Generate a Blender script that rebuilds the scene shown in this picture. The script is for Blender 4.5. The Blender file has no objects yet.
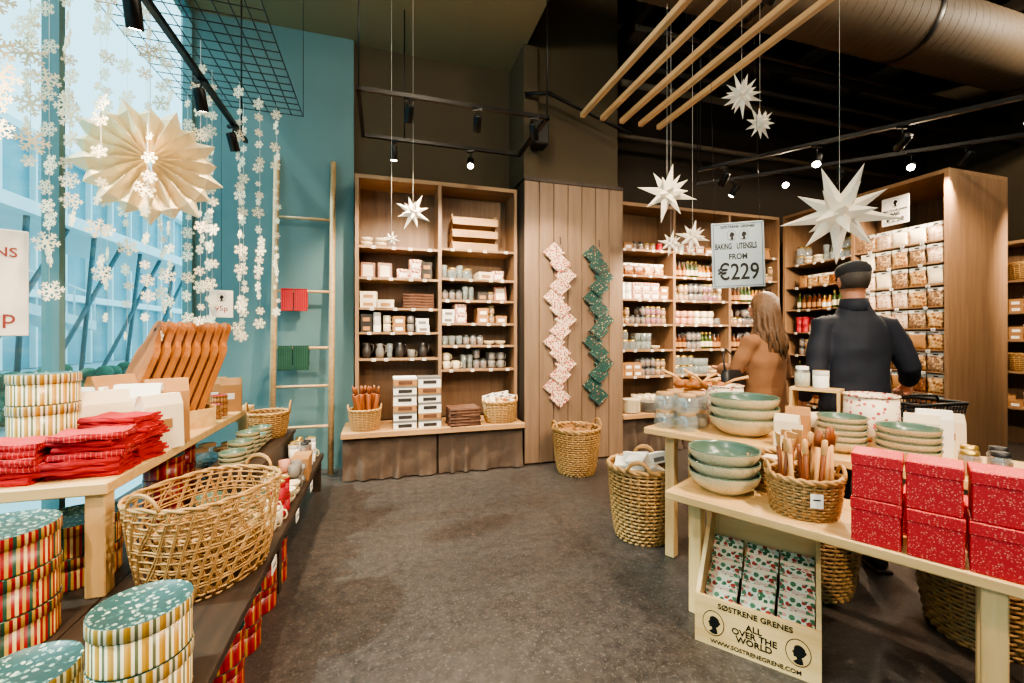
import bpy, math, random
from math import sin, cos, pi, radians
from mathutils import Vector, Matrix, Euler
R = random.Random(11)
S = bpy.context.scene
COL = S.collection
AL = math.atan(0.3); CA, SA = cos(AL), sin(AL)
def W(u, v, z=0.0): return Vector((u*CA - v*SA, u*SA + v*CA, z))
AT = radians(-45.6)
def T(a, b, z=0.0): return Vector((a*cos(AT) - b*sin(AT), a*sin(AT) + b*cos(AT), z))

# ------------------------------------------------------------------ materials
def hx(h):
    h = h.lstrip('#')
    c = [int(h[i:i+2], 16)/255 for i in (0, 2, 4)]
    return tuple((x/12.92 if x <= 0.04045 else ((x+0.055)/1.055)**2.4) for x in c) + (1,)
def base(name):
    m = bpy.data.materials.new(name); m.use_nodes = True
    nt = m.node_tree
    return m, nt, nt.nodes['Principled BSDF']
def nd(nt, t, **k):
    n = nt.nodes.new(t)
    for a, b in k.items(): setattr(n, a, b)
    return n
def mixn(nt, fac, c1, c2, blend='MIX'):
    n = nd(nt, 'ShaderNodeMix', data_type='RGBA', blend_type=blend)
    for s, v in ((0, fac), (6, c1), (7, c2)):
        if isinstance(v, (float, int)): n.inputs[s].default_value = v
        elif isinstance(v, tuple): n.inputs[s].default_value = v
        else: nt.links.new(v, n.inputs[s])
    return n.outputs[2]
def mth(nt, op, a, b=None):
    n = nd(nt, 'ShaderNodeMath', operation=op)
    for i, v in enumerate((a, b)):
        if v is None: continue
        if isinstance(v, (float, int)): n.inputs[i].default_value = v
        else: nt.links.new(v, n.inputs[i])
    return n.outputs[0]
def coords(nt, scale=(1, 1, 1), kind='Object'):
    tc = nd(nt, 'ShaderNodeTexCoord'); mp = nd(nt, 'ShaderNodeMapping')
    mp.inputs['Scale'].default_value = scale
    nt.links.new(tc.outputs[kind], mp.inputs[0])
    return mp.outputs[0]
def noise(nt, vec, sc, det=4, ro=.55, out=0):
    n = nd(nt, 'ShaderNodeTexNoise'); n.inputs['Scale'].default_value = sc
    n.inputs['Detail'].default_value = det; n.inputs['Roughness'].default_value = ro
    nt.links.new(vec, n.inputs['Vector']); return n.outputs[out]
def bump(nt, b, h, st=.3, dist=.01):
    n = nd(nt, 'ShaderNodeBump'); n.inputs['Strength'].default_value = st; n.inputs['Distance'].default_value = dist
    nt.links.new(h, n.inputs['Height']); nt.links.new(n.outputs[0], b.inputs['Normal'])
def dark(c, k): return (c[0]*k, c[1]*k, c[2]*k, 1)
def plain(name, col, rough=.6, metal=0.0, var=.25, sc=12, bmp=0.0, bd=.01, alpha=1.0, emit=0.0):
    m, nt, b = base(name); c = hx(col)
    v = coords(nt); n = noise(nt, v, sc)
    o = mixn(nt, n, dark(c, 1-var), dark(c, 1+var))
    nt.links.new(o, b.inputs['Base Color'])
    b.inputs['Roughness'].default_value = rough; b.inputs['Metallic'].default_value = metal
    if bmp: bump(nt, b, n, bmp, bd)
    if emit:
        b.inputs['Emission Color'].default_value = c; b.inputs['Emission Strength'].default_value = emit
    return m
def wood(name, c1, c2, axis=0, sc=6.0, rough=.55):
    m, nt, b = base(name)
    s = [sc*3]*3; s[axis] = sc*.22
    v = coords(nt, tuple(s)); n = noise(nt, v, 1.6, 6, .6)
    v2 = coords(nt, (1, 1, 1)); n2 = noise(nt, v2, 1.5, 2)
    r = nd(nt, 'ShaderNodeValToRGB'); nt.links.new(n, r.inputs[0])
    r.color_ramp.elements[0].position = .32; r.color_ramp.elements[0].color = hx(c1)
    r.color_ramp.elements[1].position = .68; r.color_ramp.elements[1].color = hx(c2)
    o = mixn(nt, mth(nt, 'MULTIPLY', n2, .5), r.outputs[0], dark(hx(c1), .8))
    nt.links.new(o, b.inputs['Base Color']); b.inputs['Roughness'].default_value = rough
    bump(nt, b, n, .15, .004); return m
def radial(name, cols, n=14, rough=.3):
    m, nt, b = base(name)
    tc = nd(nt, 'ShaderNodeTexCoord'); sx = nd(nt, 'ShaderNodeSeparateXYZ'); nt.links.new(tc.outputs['Object'], sx.inputs[0])
    a = mth(nt, 'ARCTAN2', sx.outputs[1], sx.outputs[0])
    a = mth(nt, 'FRACT', mth(nt, 'MULTIPLY', mth(nt, 'ADD', a, 7.0), n/(2*pi)))
    r = nd(nt, 'ShaderNodeValToRGB'); r.color_ramp.interpolation = 'CONSTANT'; nt.links.new(a, r.inputs[0])
    els = r.color_ramp.elements
    while len(els) < len(cols): els.new(.5)
    for i, c in enumerate(cols): els[i].position = i/len(cols); els[i].color = hx(c)
    nt.links.new(r.outputs[0], b.inputs['Base Color']); b.inputs['Roughness'].default_value = rough
    return m
def floral(name, bg, cs, sc=40, thr=.35, rough=.5, warp=0.0):
    m, nt, b = base(name); v = coords(nt)
    if warp:
        nv = noise(nt, v, sc*.8, 2, .5, 1)
        ad = nd(nt, 'ShaderNodeVectorMath', operation='MULTIPLY_ADD'); nt.links.new(nv, ad.inputs[0]); ad.inputs[1].default_value = (warp,)*3; nt.links.new(v, ad.inputs[2]); v = ad.outputs[0]
    vo = nd(nt, 'ShaderNodeTexVoronoi'); vo.inputs['Scale'].default_value = sc; nt.links.new(v, vo.inputs['Vector'])
    r = nd(nt, 'ShaderNodeValToRGB'); r.color_ramp.interpolation = 'CONSTANT'
    sp = nd(nt, 'ShaderNodeSeparateColor'); nt.links.new(vo.outputs['Color'], sp.inputs[0]); nt.links.new(sp.outputs[0], r.inputs[0])
    els = r.color_ramp.elements
    while len(els) < len(cs): els.new(.5)
    for i, c in enumerate(cs): els[i].position = i/len(cs); els[i].color = hx(c)
    f = mth(nt, 'LESS_THAN', vo.outputs['Distance'], thr)
    o = mixn(nt, f, hx(bg), r.outputs[0])
    nt.links.new(o, b.inputs['Base Color']); b.inputs['Roughness'].default_value = rough
    return m
def checkcloth(name, bg, ln, sc=45, k=.4):
    m, nt, b = base(name)
    tc = nd(nt, 'ShaderNodeTexCoord'); sx = nd(nt, 'ShaderNodeSeparateXYZ'); nt.links.new(tc.outputs['Object'], sx.inputs[0])
    fs = []
    for i in (0, 1):
        a = mth(nt, 'FRACT', mth(nt, 'MULTIPLY', sx.outputs[i], sc))
        fs.append(mth(nt, 'LESS_THAN', a, .16))
    f = mth(nt, 'MAXIMUM', fs[0], fs[1])
    o = mixn(nt, mth(nt, 'MULTIPLY', f, k), hx(bg), hx(ln))
    nt.links.new(o, b.inputs['Base Color']); b.inputs['Roughness'].default_value = .85
    bump(nt, b, noise(nt, tc.outputs['Object'], 18), .5, .01)
    return m
def emis(name, col, st):
    m, nt, b = base(name); b.inputs['Base Color'].default_value = hx(col)
    b.inputs['Emission Color'].default_value = hx(col); b.inputs['Emission Strength'].default_value = st; return m
def glassy(name, tint, gl=.12, alpha=.25):
    m, nt, b = base(name)
    tr = nd(nt, 'ShaderNodeBsdfTransparent'); tr.inputs[0].default_value = tint
    g = nd(nt, 'ShaderNodeBsdfGlossy'); g.inputs['Roughness'].default_value = .05
    d = nd(nt, 'ShaderNodeBsdfDiffuse'); d.inputs[0].default_value = (tint[0], tint[1], tint[2], 1)
    m1_ = nd(nt, 'ShaderNodeMixShader'); m1_.inputs[0].default_value = gl
    nt.links.new(tr.outputs[0], m1_.inputs[1]); nt.links.new(g.outputs[0], m1_.inputs[2])
    m2 = nd(nt, 'ShaderNodeMixShader'); m2.inputs[0].default_value = alpha
    nt.links.new(m1_.outputs[0], m2.inputs[1]); nt.links.new(d.outputs[0], m2.inputs[2])
    out = nt.nodes['Material Output']; nt.links.new(m2.outputs[0], out.inputs[0]); return m

M = {}
M['unit'] = wood('unit_wood_vertical', '#806147', '#977657', 2)
M['unith'] = wood('unit_wood_horizontal', '#876749', '#a2805e', 0)
M['unitback'] = wood('unit_back_wood', '#6d523d', '#86694d', 2)
M['clad'] = wood('cladding_wood', '#765e4a', '#8b715b', 2, 5)
M['pine'] = wood('pine', '#d6a96c', '#ecc68c', 0, 5, .42)
M['pinez'] = wood('pine_leg', '#d8ad72', '#ecc78e', 2, 5, .45)
M['pole'] = wood('pole_wood', '#b59268', '#d2b184', 1, 5)
M['darkwood'] = wood('dark_wood', '#2c211a', '#463527', 1, 5)
M['walnut'] = wood('walnut', '#733a1a', '#9a5624', 2, 8, .4)
M['acacia'] = wood('board_wood', '#874a1e', '#bb7a3c', 2, 8, .38)
M['oak'] = wood('oak', '#c28c52', '#deae76', 2, 8, .45)
M['wick'] = plain('wicker', '#ad8450', .5, var=.4, sc=30, bmp=.3)
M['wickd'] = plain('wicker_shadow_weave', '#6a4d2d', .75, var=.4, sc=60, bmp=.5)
M['wall'] = plain('brown_wall_paint', '#4c412f', .85, var=.08, sc=3)
M['walld'] = plain('dark_wall_paint', '#342a20', .85, var=.1, sc=3)
M['ceil'] = plain('olive_ceiling_paint', '#85785a', .85, var=.06, sc=3)
M['ceild'] = plain('dark_ceiling_paint', '#1e1812', .9, var=.15, sc=4)
M['teal'] = plain('teal_wall_paint', '#5e7e80', .6, var=.08, sc=2)
M['duct'] = plain('duct_paint', '#574a3a', .65, var=.08, sc=5)
M['black'] = plain('black_metal', '#121212', .4, metal=.3, var=.1)
M['plast'] = plain('black_plastic', '#141416', .5, var=.1)
M['white'] = plain('white_card', '#f1ece2', .7, var=.04)
M['paper'] = plain('cream_paper', '#ead8ba', .8, var=.08, sc=20)
M['star'] = plain('star_paper', '#f4e8d2', .7, var=.04, emit=.12)  # slight emission puts light into the star paper
M['flake'] = plain('snowflake_card', '#f4e4c2', .7, var=.06, emit=.12)  # faint glow added to the card in place of light on it
M['rosette'] = plain('rosette_paper', '#f2deb2', .7, var=.05, emit=.10)  # small self-glow lightens the pleats in place of real light
M['kraft'] = plain('kraft_paper', '#a8794a', .8, var=.12)
M['cream'] = plain('cream_ceramic', '#e0cfae', .35, var=.08, sc=20)
M['speck'] = floral('speckled_ceramic', '#dccaa0', ['#b08f5c', '#c9ab76'], 120, .28, .35)
M['green'] = plain('green_glaze', '#50685a', .25, var=.25, sc=20)
M['grey'] = plain('grey_ceramic', '#757069', .4)
M['dkcer'] = plain('dark_ceramic', '#34302e', .35)
M['pink'] = plain('pink_ceramic', '#c48a74', .4)
M['red'] = plain('red_card', '#a5182a', .5)
M['amber'] = plain('amber_glass', '#54280a', .15)
M['honey'] = plain('honey', '#c27a10', .25)
M['olive'] = plain('olive_glass', '#34421a', .15)
M['gold'] = plain('gold_lid', '#c9a55a', .3, metal=.8, var=.1)
M['glass'] = glassy('clear_glass', (.88, .93, .93, 1), .14, .12)
M['pane'] = glassy('window_glass', (.82, .96, .99, 1), .05, .02)
M['linen'] = plain('brown_linen', '#54453a', .95, var=.2, sc=60, bmp=.3, bd=.004)
M['mat'] = plain('brown_textile', '#5e3f2e', .9, var=.2, sc=30, bmp=.4)
M['redfl'] = floral('red_floral_box', '#b81420', ['#dc5f54', '#cf3a36', '#e58a76'], 160, .32)
M['redc'] = checkcloth('red_check_cloth', '#ac0f1b', '#f0a89c', 60, .3)
M['redcloth'] = plain('red_cloth', '#a81019', .85, var=.2, sc=25, bmp=.5)
M['greenc'] = checkcloth('green_check_cloth', '#16402f', '#4f7c68', 50)
M['tealfl'] = floral('teal_floral_lid', '#2a4c4a', ['#bcc4ac', '#6f9488', '#97ac9a', '#3a635e'], 62, .38, .4, .014)
M['redst'] = radial('red_green_gold_stripes', ['#8d0f1a', '#b98f3c', '#8d0f1a', '#1a4535', '#b98f3c', '#8d0f1a', '#d9bd7a'], 16)
M['redst2'] = radial('dark_red_gold_stripes', ['#8d0f1a', '#8d0f1a', '#a97e30', '#8d0f1a', '#6e0b14'], 14)
M['goldst'] = radial('gold_cream_stripes', ['#a37a26', '#eddcb4', '#5f6548', '#eddcb4', '#b88c30'], 20)
M['greenst'] = radial('green_cream_gold_stripes', ['#2a5b4b', '#e9dfc0', '#c69c45', '#e9dfc0', '#93312c', '#e9dfc0'], 16)
M['mixfl'] = floral('green_pink_floral_pack', '#dcdcc8', ['#2f5a3a', '#e39e8e', '#6f9470', '#3d6d4c', '#4a7352', '#d9b2a0', '#a4302a'], 52, .55, .5, .02)
M['crmfl'] = floral('cream_red_floral', '#e6cdb4', ['#a0281f', '#c9604f', '#b8453a', '#6e4434'], 52, .46, .6, .016)
M['tealcl'] = floral('teal_dotted_cloth', '#173f3a', ['#b3a47e', '#3f6e60', '#8a3f35'], 46, .30, .6, .012)
M['dotp'] = floral('dotted_pot_cloth', '#ead9c2', ['#a03a33', '#c5564c'], 40, .3)
M['biscuit'] = floral('biscuit_pack', '#c79f6c', ['#98683a', '#dfc092', '#7f5028'], 34, .5, .35)
M['spice'] = floral('spice_pack', '#6a3f22', ['#94592a', '#452412', '#b0743e'], 60, .5, .35)
M['nuts'] = floral('nut_pack', '#8a6a50', ['#c9a67a', '#5d402c', '#d0b48c'], 50, .5, .35)
M['pale'] = floral('pale_sweet_pack', '#d9b9a0', ['#ecd9c4', '#bb8f72', '#a8785c'], 44, .5, .35)
M['trayw'] = wood('tray_wood', '#a57c52', '#c0976a', 0, 6)

def floor_mat():
    m, nt, b = base('dark_mottled_floor'); v = coords(nt)
    n1 = noise(nt, v, 2.2, 8, .7); n2 = noise(nt, v, 60, 3, .7); n3 = noise(nt, v, 16, 7, .8)
    r = nd(nt, 'ShaderNodeValToRGB'); nt.links.new(n3, r.inputs[0])
    r.color_ramp.elements[0].position = .38; r.color_ramp.elements[0].color = hx('#24201e')
    r.color_ramp.elements[1].position = .64; r.color_ramp.elements[1].color = hx('#5a514b')
    o = mixn(nt, n1, r.outputs[0], hx('#3a3431')); o = mixn(nt, mth(nt, 'MULTIPLY', mth(nt, 'GREATER_THAN', n2, .6), .4), o, hx('#786d66'))
    nt.links.new(o, b.inputs['Base Color']); b.inputs['Roughness'].default_value = .38
    bump(nt, b, n3, .35, .008); return m
M['floor'] = floor_mat()

# ------------------------------------------------------------------ mesh builder
class MB:
    def __init__(s): s.v = []; s.f = []; s.mi = []; s.sm = []; s.mats = []
    def idx(s, mat):
        mat = M[mat] if isinstance(mat, str) else mat
        if mat not in s.mats: s.mats.append(mat)
        return s.mats.index(mat)
    def add(s, vs, fs, mat, X=None, smooth=False):
        o = len(s.v); k = s.idx(mat)
        s.v += [tuple((X @ Vector(p)) if X is not None else p) for p in vs]
        for f in fs: s.f.append(tuple(i+o for i in f)); s.mi.append(k); s.sm.append(smooth)
        return s
    def box(s, x0, x1, y0, y1, z0, z1, mat, X=None, bev=0.0):
        if bev <= 0:
            vs = [(x0, y0, z0), (x1, y0, z0), (x1, y1, z0), (x0, y1, z0), (x0, y0, z1), (x1, y0, z1), (x1, y1, z1), (x0, y1, z1)]
            return s.add(vs, [(0, 3, 2, 1), (4, 5, 6, 7), (0, 1, 5, 4), (1, 2, 6, 5), (2, 3, 7, 6), (3, 0, 4, 7)], mat, X)
        b = bev
        def ring(i, z): return [(x0+i, y0+b, z), (x0+b, y0+i, z), (x1-b, y0+i, z), (x1-i, y0+b, z), (x1-i, y1-b, z), (x1-b, y1-i, z), (x0+b, y1-i, z), (x0+i, y1-b, z)]
        vs = ring(b*.999, z0)+ring(0, z0+b)+ring(0, z1-b)+ring(b*.999, z1)
        fs = [tuple(range(7, -1, -1)), tuple(range(24, 32))]
        for k in range(3):
            for i in range(8): j = (i+1) % 8; fs.append((k*8+i, k*8+j, k*8+8+j, k*8+8+i))
        return s.add(vs, fs, mat, X)
    def lathe(s, prof, mat, seg=24, X=None, smooth=True, ex=1, ey=1, c=(0, 0, 0)):
        vs = []; fs = []; rings = []
        for r, z in prof:
            if r < 1e-5: rings.append([len(vs)]); vs.append((c[0], c[1], c[2]+z))
            else:
                rings.append(list(range(len(vs), len(vs)+seg)))
                vs += [(c[0]+r*ex*cos(2*pi*i/seg), c[1]+r*ey*sin(2*pi*i/seg), c[2]+z) for i in range(seg)]
        for a, b in zip(rings, rings[1:]):
            for i in range(seg):
                j = (i+1) % seg
                if len(a) == 1 and len(b) == 1: continue
                if len(a) == 1: fs.append((a[0], b[j], b[i]))
                elif len(b) == 1: fs.append((a[i], a[j], b[0]))
                else: fs.append((a[i], a[j], b[j], b[i]))
        return s.add(vs, fs, mat, X, smooth)
    def cyl(s, r, z0, z1, mat, seg=20, X=None, c=(0, 0, 0)):
        s.lathe([(r, z0), (r, z1)], mat, seg, X, True, c=c)
        s.lathe([(0, z0), (r, z0)], mat, seg, X, False, c=c); s.lathe([(r, z1), (0, z1)], mat, seg, X, False, c=c); return s
    def tube(s, pts, r, mat, seg=6, closed=False, X=None, flat=1.0):
        pts = [Vector(p) for p in pts]; n = len(pts)
        rad = r if isinstance(r, (list, tuple)) else [r]*n
        vs = []; fs = []; up = None
        for i, p in enumerate(pts):
            if closed: t = pts[(i+1) % n]-pts[i-1]
            else: t = pts[min(i+1, n-1)]-pts[max(i-1, 0)]
            t.normalize()
            if up is None:
                up = Vector((0, 0, 1)) if abs(t.z) < .9 else Vector((1, 0, 0))
            a = up - t*up.dot(t)
            if a.length < 1e-4: a = Vector((0, 1, 0)) - t*t.y
            a.normalize(); b = t.cross(a); up = a if not closed else up
            for k in range(seg):
                an = 2*pi*k/seg; vs.append(p+a*(cos(an)*rad[i])+b*(sin(an)*rad[i]*flat))
        m = n if closed else n-1
        for i in range(m):
            j = (i+1) % n
            for k in range(seg):
                l = (k+1) % seg; fs.append((i*seg+k, i*seg+l, j*seg+l, j*seg+k))
        if not closed: fs.append(tuple(range(seg-1, -1, -1))); fs.append(tuple((n-1)*seg+k for k in range(seg)))
        return s.add([tuple(v) for v in vs], fs, mat, X, True)
    def prism(s, out, y0, y1, mat, X=None):
        n = len(out)
        vs = [(x, y0, z) for x, z in out]+[(x, y1, z) for x, z in out]
        fs = [tuple(range(n)), tuple(range(2*n-1, n-1, -1))]
        for i in range(n): j = (i+1) % n; fs.append((i, i+n, j+n, j))
        return s.add(vs, fs, mat, X)
    def loft(s, rings, mat, seg=20, X=None, pw=2.0):
        vs = []; fs = []
        for (x, y, z, rx, ry) in rings:
            for k in range(seg):
                a = 2*pi*k/seg; ca, sa = cos(a), sin(a)
                vs.append((x+rx*math.copysign(abs(ca)**(2/pw), ca), y+ry*math.copysign(abs(sa)**(2/pw), sa), z))
        for i in range(len(rings)-1):
            for k in range(seg):
                l = (k+1) % seg; fs.append((i*seg+k, i*seg+l, (i+1)*seg+l, (i+1)*seg+k))
        fs.append(tuple(range(seg-1, -1, -1))); fs.append(tuple((len(rings)-1)*seg+k for k in range(seg)))
        return s.add(vs, fs, mat, X, True)
    def ell(s, c, r, mat, seg=16, n=10):
        return s.lathe([(sin(pi*i/n) if 0 < i < n else 0, -cos(pi*i/n)) for i in range(n+1)], mat, seg,
                       Matrix.Translation(c) @ Matrix.Diagonal((r[0], r[1], r[2], 1)))
    def mesh(s, name):
        me = bpy.data.meshes.new(name); me.from_pydata(s.v, [], s.f)
        for m in s.mats: me.materials.append(m)
        me.polygons.foreach_set('material_index', s.mi); me.polygons.foreach_set('use_smooth', s.sm)
        me.update(); return me

def mk(name, me, loc=(0, 0, 0), rot=(0, 0, 0), parent=None, sc=1):
    o = bpy.data.objects.new(name, me); COL.objects.link(o)
    o.location = loc; o.rotation_euler = rot
    o.scale = (sc, sc, sc) if isinstance(sc, (int, float)) else sc
    if parent: o.parent = parent
    return o
def tag(o, label, cat, group=None, kind=None):
    o['label'] = label; o['category'] = cat
    if group: o['group'] = group
    if kind: o['kind'] = kind
    return o
def struct(name, mb, loc=(0, 0, 0), rz=0.0, label=None):
    o = mk(name, mb.mesh(name), loc, (0, 0, rz)); o['kind'] = 'structure'
    o['label'] = label or name.replace('_', ' ')+' of the shop interior'; o['category'] = name.split('_')[0]
    return o
def proto(name, cat, label, parts, w=.1, d=.1, h=.1):
    return dict(name=name, cat=cat, label=label, parts=parts, w=w, d=d, h=h)
def inst(p, loc, rz=0.0, label=None, group=None, sc=1, rot=None):
    rot = rot if rot is not None else (0, 0, rz)
    if not isinstance(p['parts'], list):
        o = mk(p['name'], p['parts'], loc, rot, None, sc)
    else:
        o = mk(p['name'], None, loc, rot, None, sc); o.empty_display_size = .05
        for t in p['parts']: mk(t[0], t[1], t[2] if len(t) > 2 else (0, 0, 0), (0, 0, 0), o)
    return tag(o, label or p['label'], p['cat'], group)
def m1(fn, name='mesh'):
    b = MB(); fn(b); return b.mesh(name)

def text_mesh(txt, size, mat, spacing=1.0, ext=.0008, off=0.0, sx=1.0, sz=1.0):
    cu = bpy.data.curves.new('lettering', 'FONT'); cu.body = txt; cu.size = size; cu.align_x = 'CENTER'; cu.align_y = 'CENTER'
    cu.extrude = ext; cu.offset = off; cu.space_line = spacing; cu.materials.append(M[mat] if isinstance(mat, str) else mat); cu.resolution_u = 3
    o = bpy.data.objects.new('lettering', cu); COL.objects.link(o)
    bpy.context.view_layer.update()
    me = bpy.data.meshes.new_from_object(o.evaluated_get(bpy.context.evaluated_depsgraph_get()))
    me.transform(Matrix.Diagonal((sx, 1, sz, 1)) @ Matrix.Rotation(pi/2, 4, 'X'))
    if not me.materials: me.materials.append(cu.materials[0])
    bpy.data.objects.remove(o); return me
def cameo(par, cx, cz, r, y, dk='black', lt='white'):
    b = MB(); n = 32
    ov = lambda q: [(cx+q*.8*cos(2*pi*i/n), cz+q*sin(2*pi*i/n)) for i in range(n)]
    b.prism(ov(r), y-.001, y, dk); b.prism(ov(r*.93), y-.0016, y-.001, lt)
    pts = [(.34, -.78), (.30, -.5), (.22, -.30), (.34, -.22), (.48, .0), (.56, .12), (.46, .26), (.42, .42), (.22, .58), (0, .62), (-.2, .52), (-.28, .34), (-.27, .2), (-.42, -.02), (-.30, -.07), (-.33, -.16), (-.29, -.22), (-.31, -.32), (-.12, -.34), (-.08, -.5), (-.34, -.72), (-.1, -.88), (.15, -.87)]
    b.prism([(cx+x*r*.95, cz+z*r*.95) for x, z in pts], y-.0022, y-.0016, dk)
    mk('cameo_print', b.mesh('cameo'), parent=par)

# ------------------------------------------------------------------ goods prototypes
def tin(name, r, h, bm, lm, label):
    body = m1(lambda b: b.lathe([(0, 0), (r*.96, 0), (r*.98, .004), (r*.97, .008), (r*.97, h*.8), (0, h*.8)], bm, 36))
    lid = m1(lambda b: (b.lathe([(r*.985, h*.70), (r, h*.71), (r, h-.006), (r*.99, h)], bm, 36), b.lathe([(r*.99, h), (r*.95, h+.001), (r*.94, h-.002), (0, h-.001)], lm, 36)))
    return proto(name, 'tin', label, [('body', body), ('lid', lid)], 2*r, 2*r, h)
def bowl(r, h, om, im, label, k=.5):
    n = 7; out = [(0, 0), (r*k, 0), (r*k, .006)]
    for i in range(1, n+1):
        t = i/n; out.append((r*(k+(1-k)*sin(pi/2*t)**.8), .006+(h-.006)*t**1.25))
    out[-1] = (r, h*.95)
    inn = [(x-.008, z+.004) for x, z in out[::-1][1:-2]]; inn.append((0, .012))
    return proto('bowl', 'bowl', label, m1(lambda b: (b.lathe(out, om, 32), b.lathe([(r, h*.95), (r*1.004, h*.98), (r*.99, h), (r-.007, h-.002)]+inn, im, 32))), 2*r, 2*r, h)
def jar(r, h, content, lid, label):
    def f(b):
        b.lathe([(0, 0), (r*.95, 0), (r, .005), (r, h*.72), (r*.78, h*.84), (r*.78, h*.88)], 'glass', 16)
        if content: b.lathe([(0, .003), (r*.93, .003), (r*.93, h*.65), (0, h*.65)], content, 16)
        b.lathe([(r*.82, h*.84), (r*.82, h), (0, h)], lid, 16)
    return proto('jar', 'jar', label, m1(f), 2*r, 2*r, h)
def bottle(r, h, mat, cap, lab, label):
    def f(b):
        b.lathe([(0, 0), (r, .002), (r, h*.55), (r*.8, h*.66), (r*.35, h*.74), (r*.33, h*.9)], mat, 14)
        b.lathe([(r*.4, h*.88), (r*.4, h), (0, h)], cap, 12); b.lathe([(r*1.02, h*.15), (r*1.02, h*.45)], lab, 14)
    return proto('bottle', 'bottle', label, m1(f), 2*r, 2*r, h)
def mug(r, h, mat, label):
    def f(b):
        b.lathe([(0, 0), (r*.85, 0), (r, h*.2), (r, h), (r*.92, h), (r*.9, h*.15), (0, h*.12)], mat, 18)
        b.tube([(r*.95, 0, h*.8), (r*1.4, 0, h*.78), (r*1.6, 0, h*.5), (r*1.4, 0, h*.25), (r*.95, 0, h*.2)], .005, mat, 6)
    return proto('mug', 'mug', label, m1(f), 2.6*r, 2*r, h)
def pitcher(r, h, mat, label):
    def f(b):
        b.lathe([(0, 0), (r*.8, 0), (r, h*.3), (r*.9, h*.6), (r*.6, h*.8), (r*.75, h), (r*.68, h), (r*.52, h*.8), (r*.5, h*.4), (0, h*.3)], mat, 18)
        b.tube([(r*.6, 0, h*.9), (r*1.4, 0, h*.85), (r*1.45, 0, h*.5), (r*.95, 0, h*.3)], .006, mat, 6)
        b.prism([(-r*.7, h*.85), (-r*1.05, h*1.02), (-r*.7, h)], -.012, .012, mat)
    return proto('pitcher', 'pitcher', label, m1(f), 2.6*r, 2*r, h)
def tumbler(r, h, label='clear drinking glass standing on the shelf'):
    return proto('drinking_glass', 'glass', label, m1(lambda b: b.lathe([(0, 0), (r*.8, 0), (r, h), (r*.93, h), (r*.75, .01), (0, .01)], 'glass', 14)), 2*r, 2*r, h)
def carton(w, d, h, mat, lab, label, name='carton', lid=None):
    def f(b):
        b.box(-w/2, w/2, -d/2, d/2, 0, h, mat, bev=.003)
        b.box(-w/2-.002, w/2+.002, -d/2-.002, d/2+.002, h*.78, h+.002, lid or mat)
        b.box(-w*.3, w*.3, -d/2-.003, -d/2, h*.2, h*.62, lab)
    return proto(name, 'box', label, m1(f), w, d, h)
def pouch(w, h, d, mat, top, label):
    def f(b):
        n = 6; rings = []
        for i in range(n+1):
            t = i/n; dd = d/2*(max(0.03, sin(pi*min(1, t*1.0+.12))**.6) if t < .95 else .04)
            ww = w/2*(1-.08*sin(pi*t)); rings.append((.005*sin(t*5), 0, h*.84*t, ww, dd))
        b.loft(rings, mat, 16, pw=3.0)
        b.add([(-w/2*.94, -.004, h*.82), (w/2*.94, -.004, h*.82), (w/2, -.003, h), (-w/2, -.003, h), (-w/2*.94, .004, h*.82), (w/2*.94, .004, h*.82), (w/2, .003, h), (-w/2, .003, h)],
              [(0, 1, 2, 3), (5, 4, 7, 6), (3, 2, 6, 7), (0, 3, 7, 4), (1, 5, 6, 2)], top)
        b.box(-w*.14, w*.14, -.006, -.004, h*.86, h*.94, 'dkcer')
    return proto('packet', 'packet', label, m1(f), w, d, h)
def paperbag(w, h, d, mat, label):
    def f(b):
        vs = [(-w/2, -d/2, 0), (w/2, -d/2, 0), (w/2, 0, 0), (w/2, d/2, 0), (-w/2, d/2, 0), (-w/2, 0, 0)]
        k = [(-w/2, -d/2*.8, h*.8), (w/2, -d/2*.8, h*.8), (w/2-d*.15, 0, h*.8), (w/2, d/2*.8, h*.8), (-w/2, d/2*.8, h*.8), (-w/2+d*.15, 0, h*.8)]
        t = [(-w/2, -.01, h), (w/2, -.01, h), (w/2-.01, 0, h), (w/2, .01, h), (-w/2, .01, h), (-w/2+.01, 0, h)]
        fs = [(5, 4, 3, 2, 1, 0), (12, 13, 14, 15, 16, 17)]
        for a in (0, 6):
            for i in range(6): j = (i+1) % 6; fs.append((a+i, a+j, a+6+j, a+6+i))
        b.add(vs+k+t, fs, mat)
        b.box(-w*.18, w*.18, -d/2*.93-.002, -d/2*.85, h*.38, h*.55, 'kraft' if mat in ('paper', 'white') else 'white')
    return proto('paper_bag', 'paper bag', label, m1(f), w, d, h)
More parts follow.
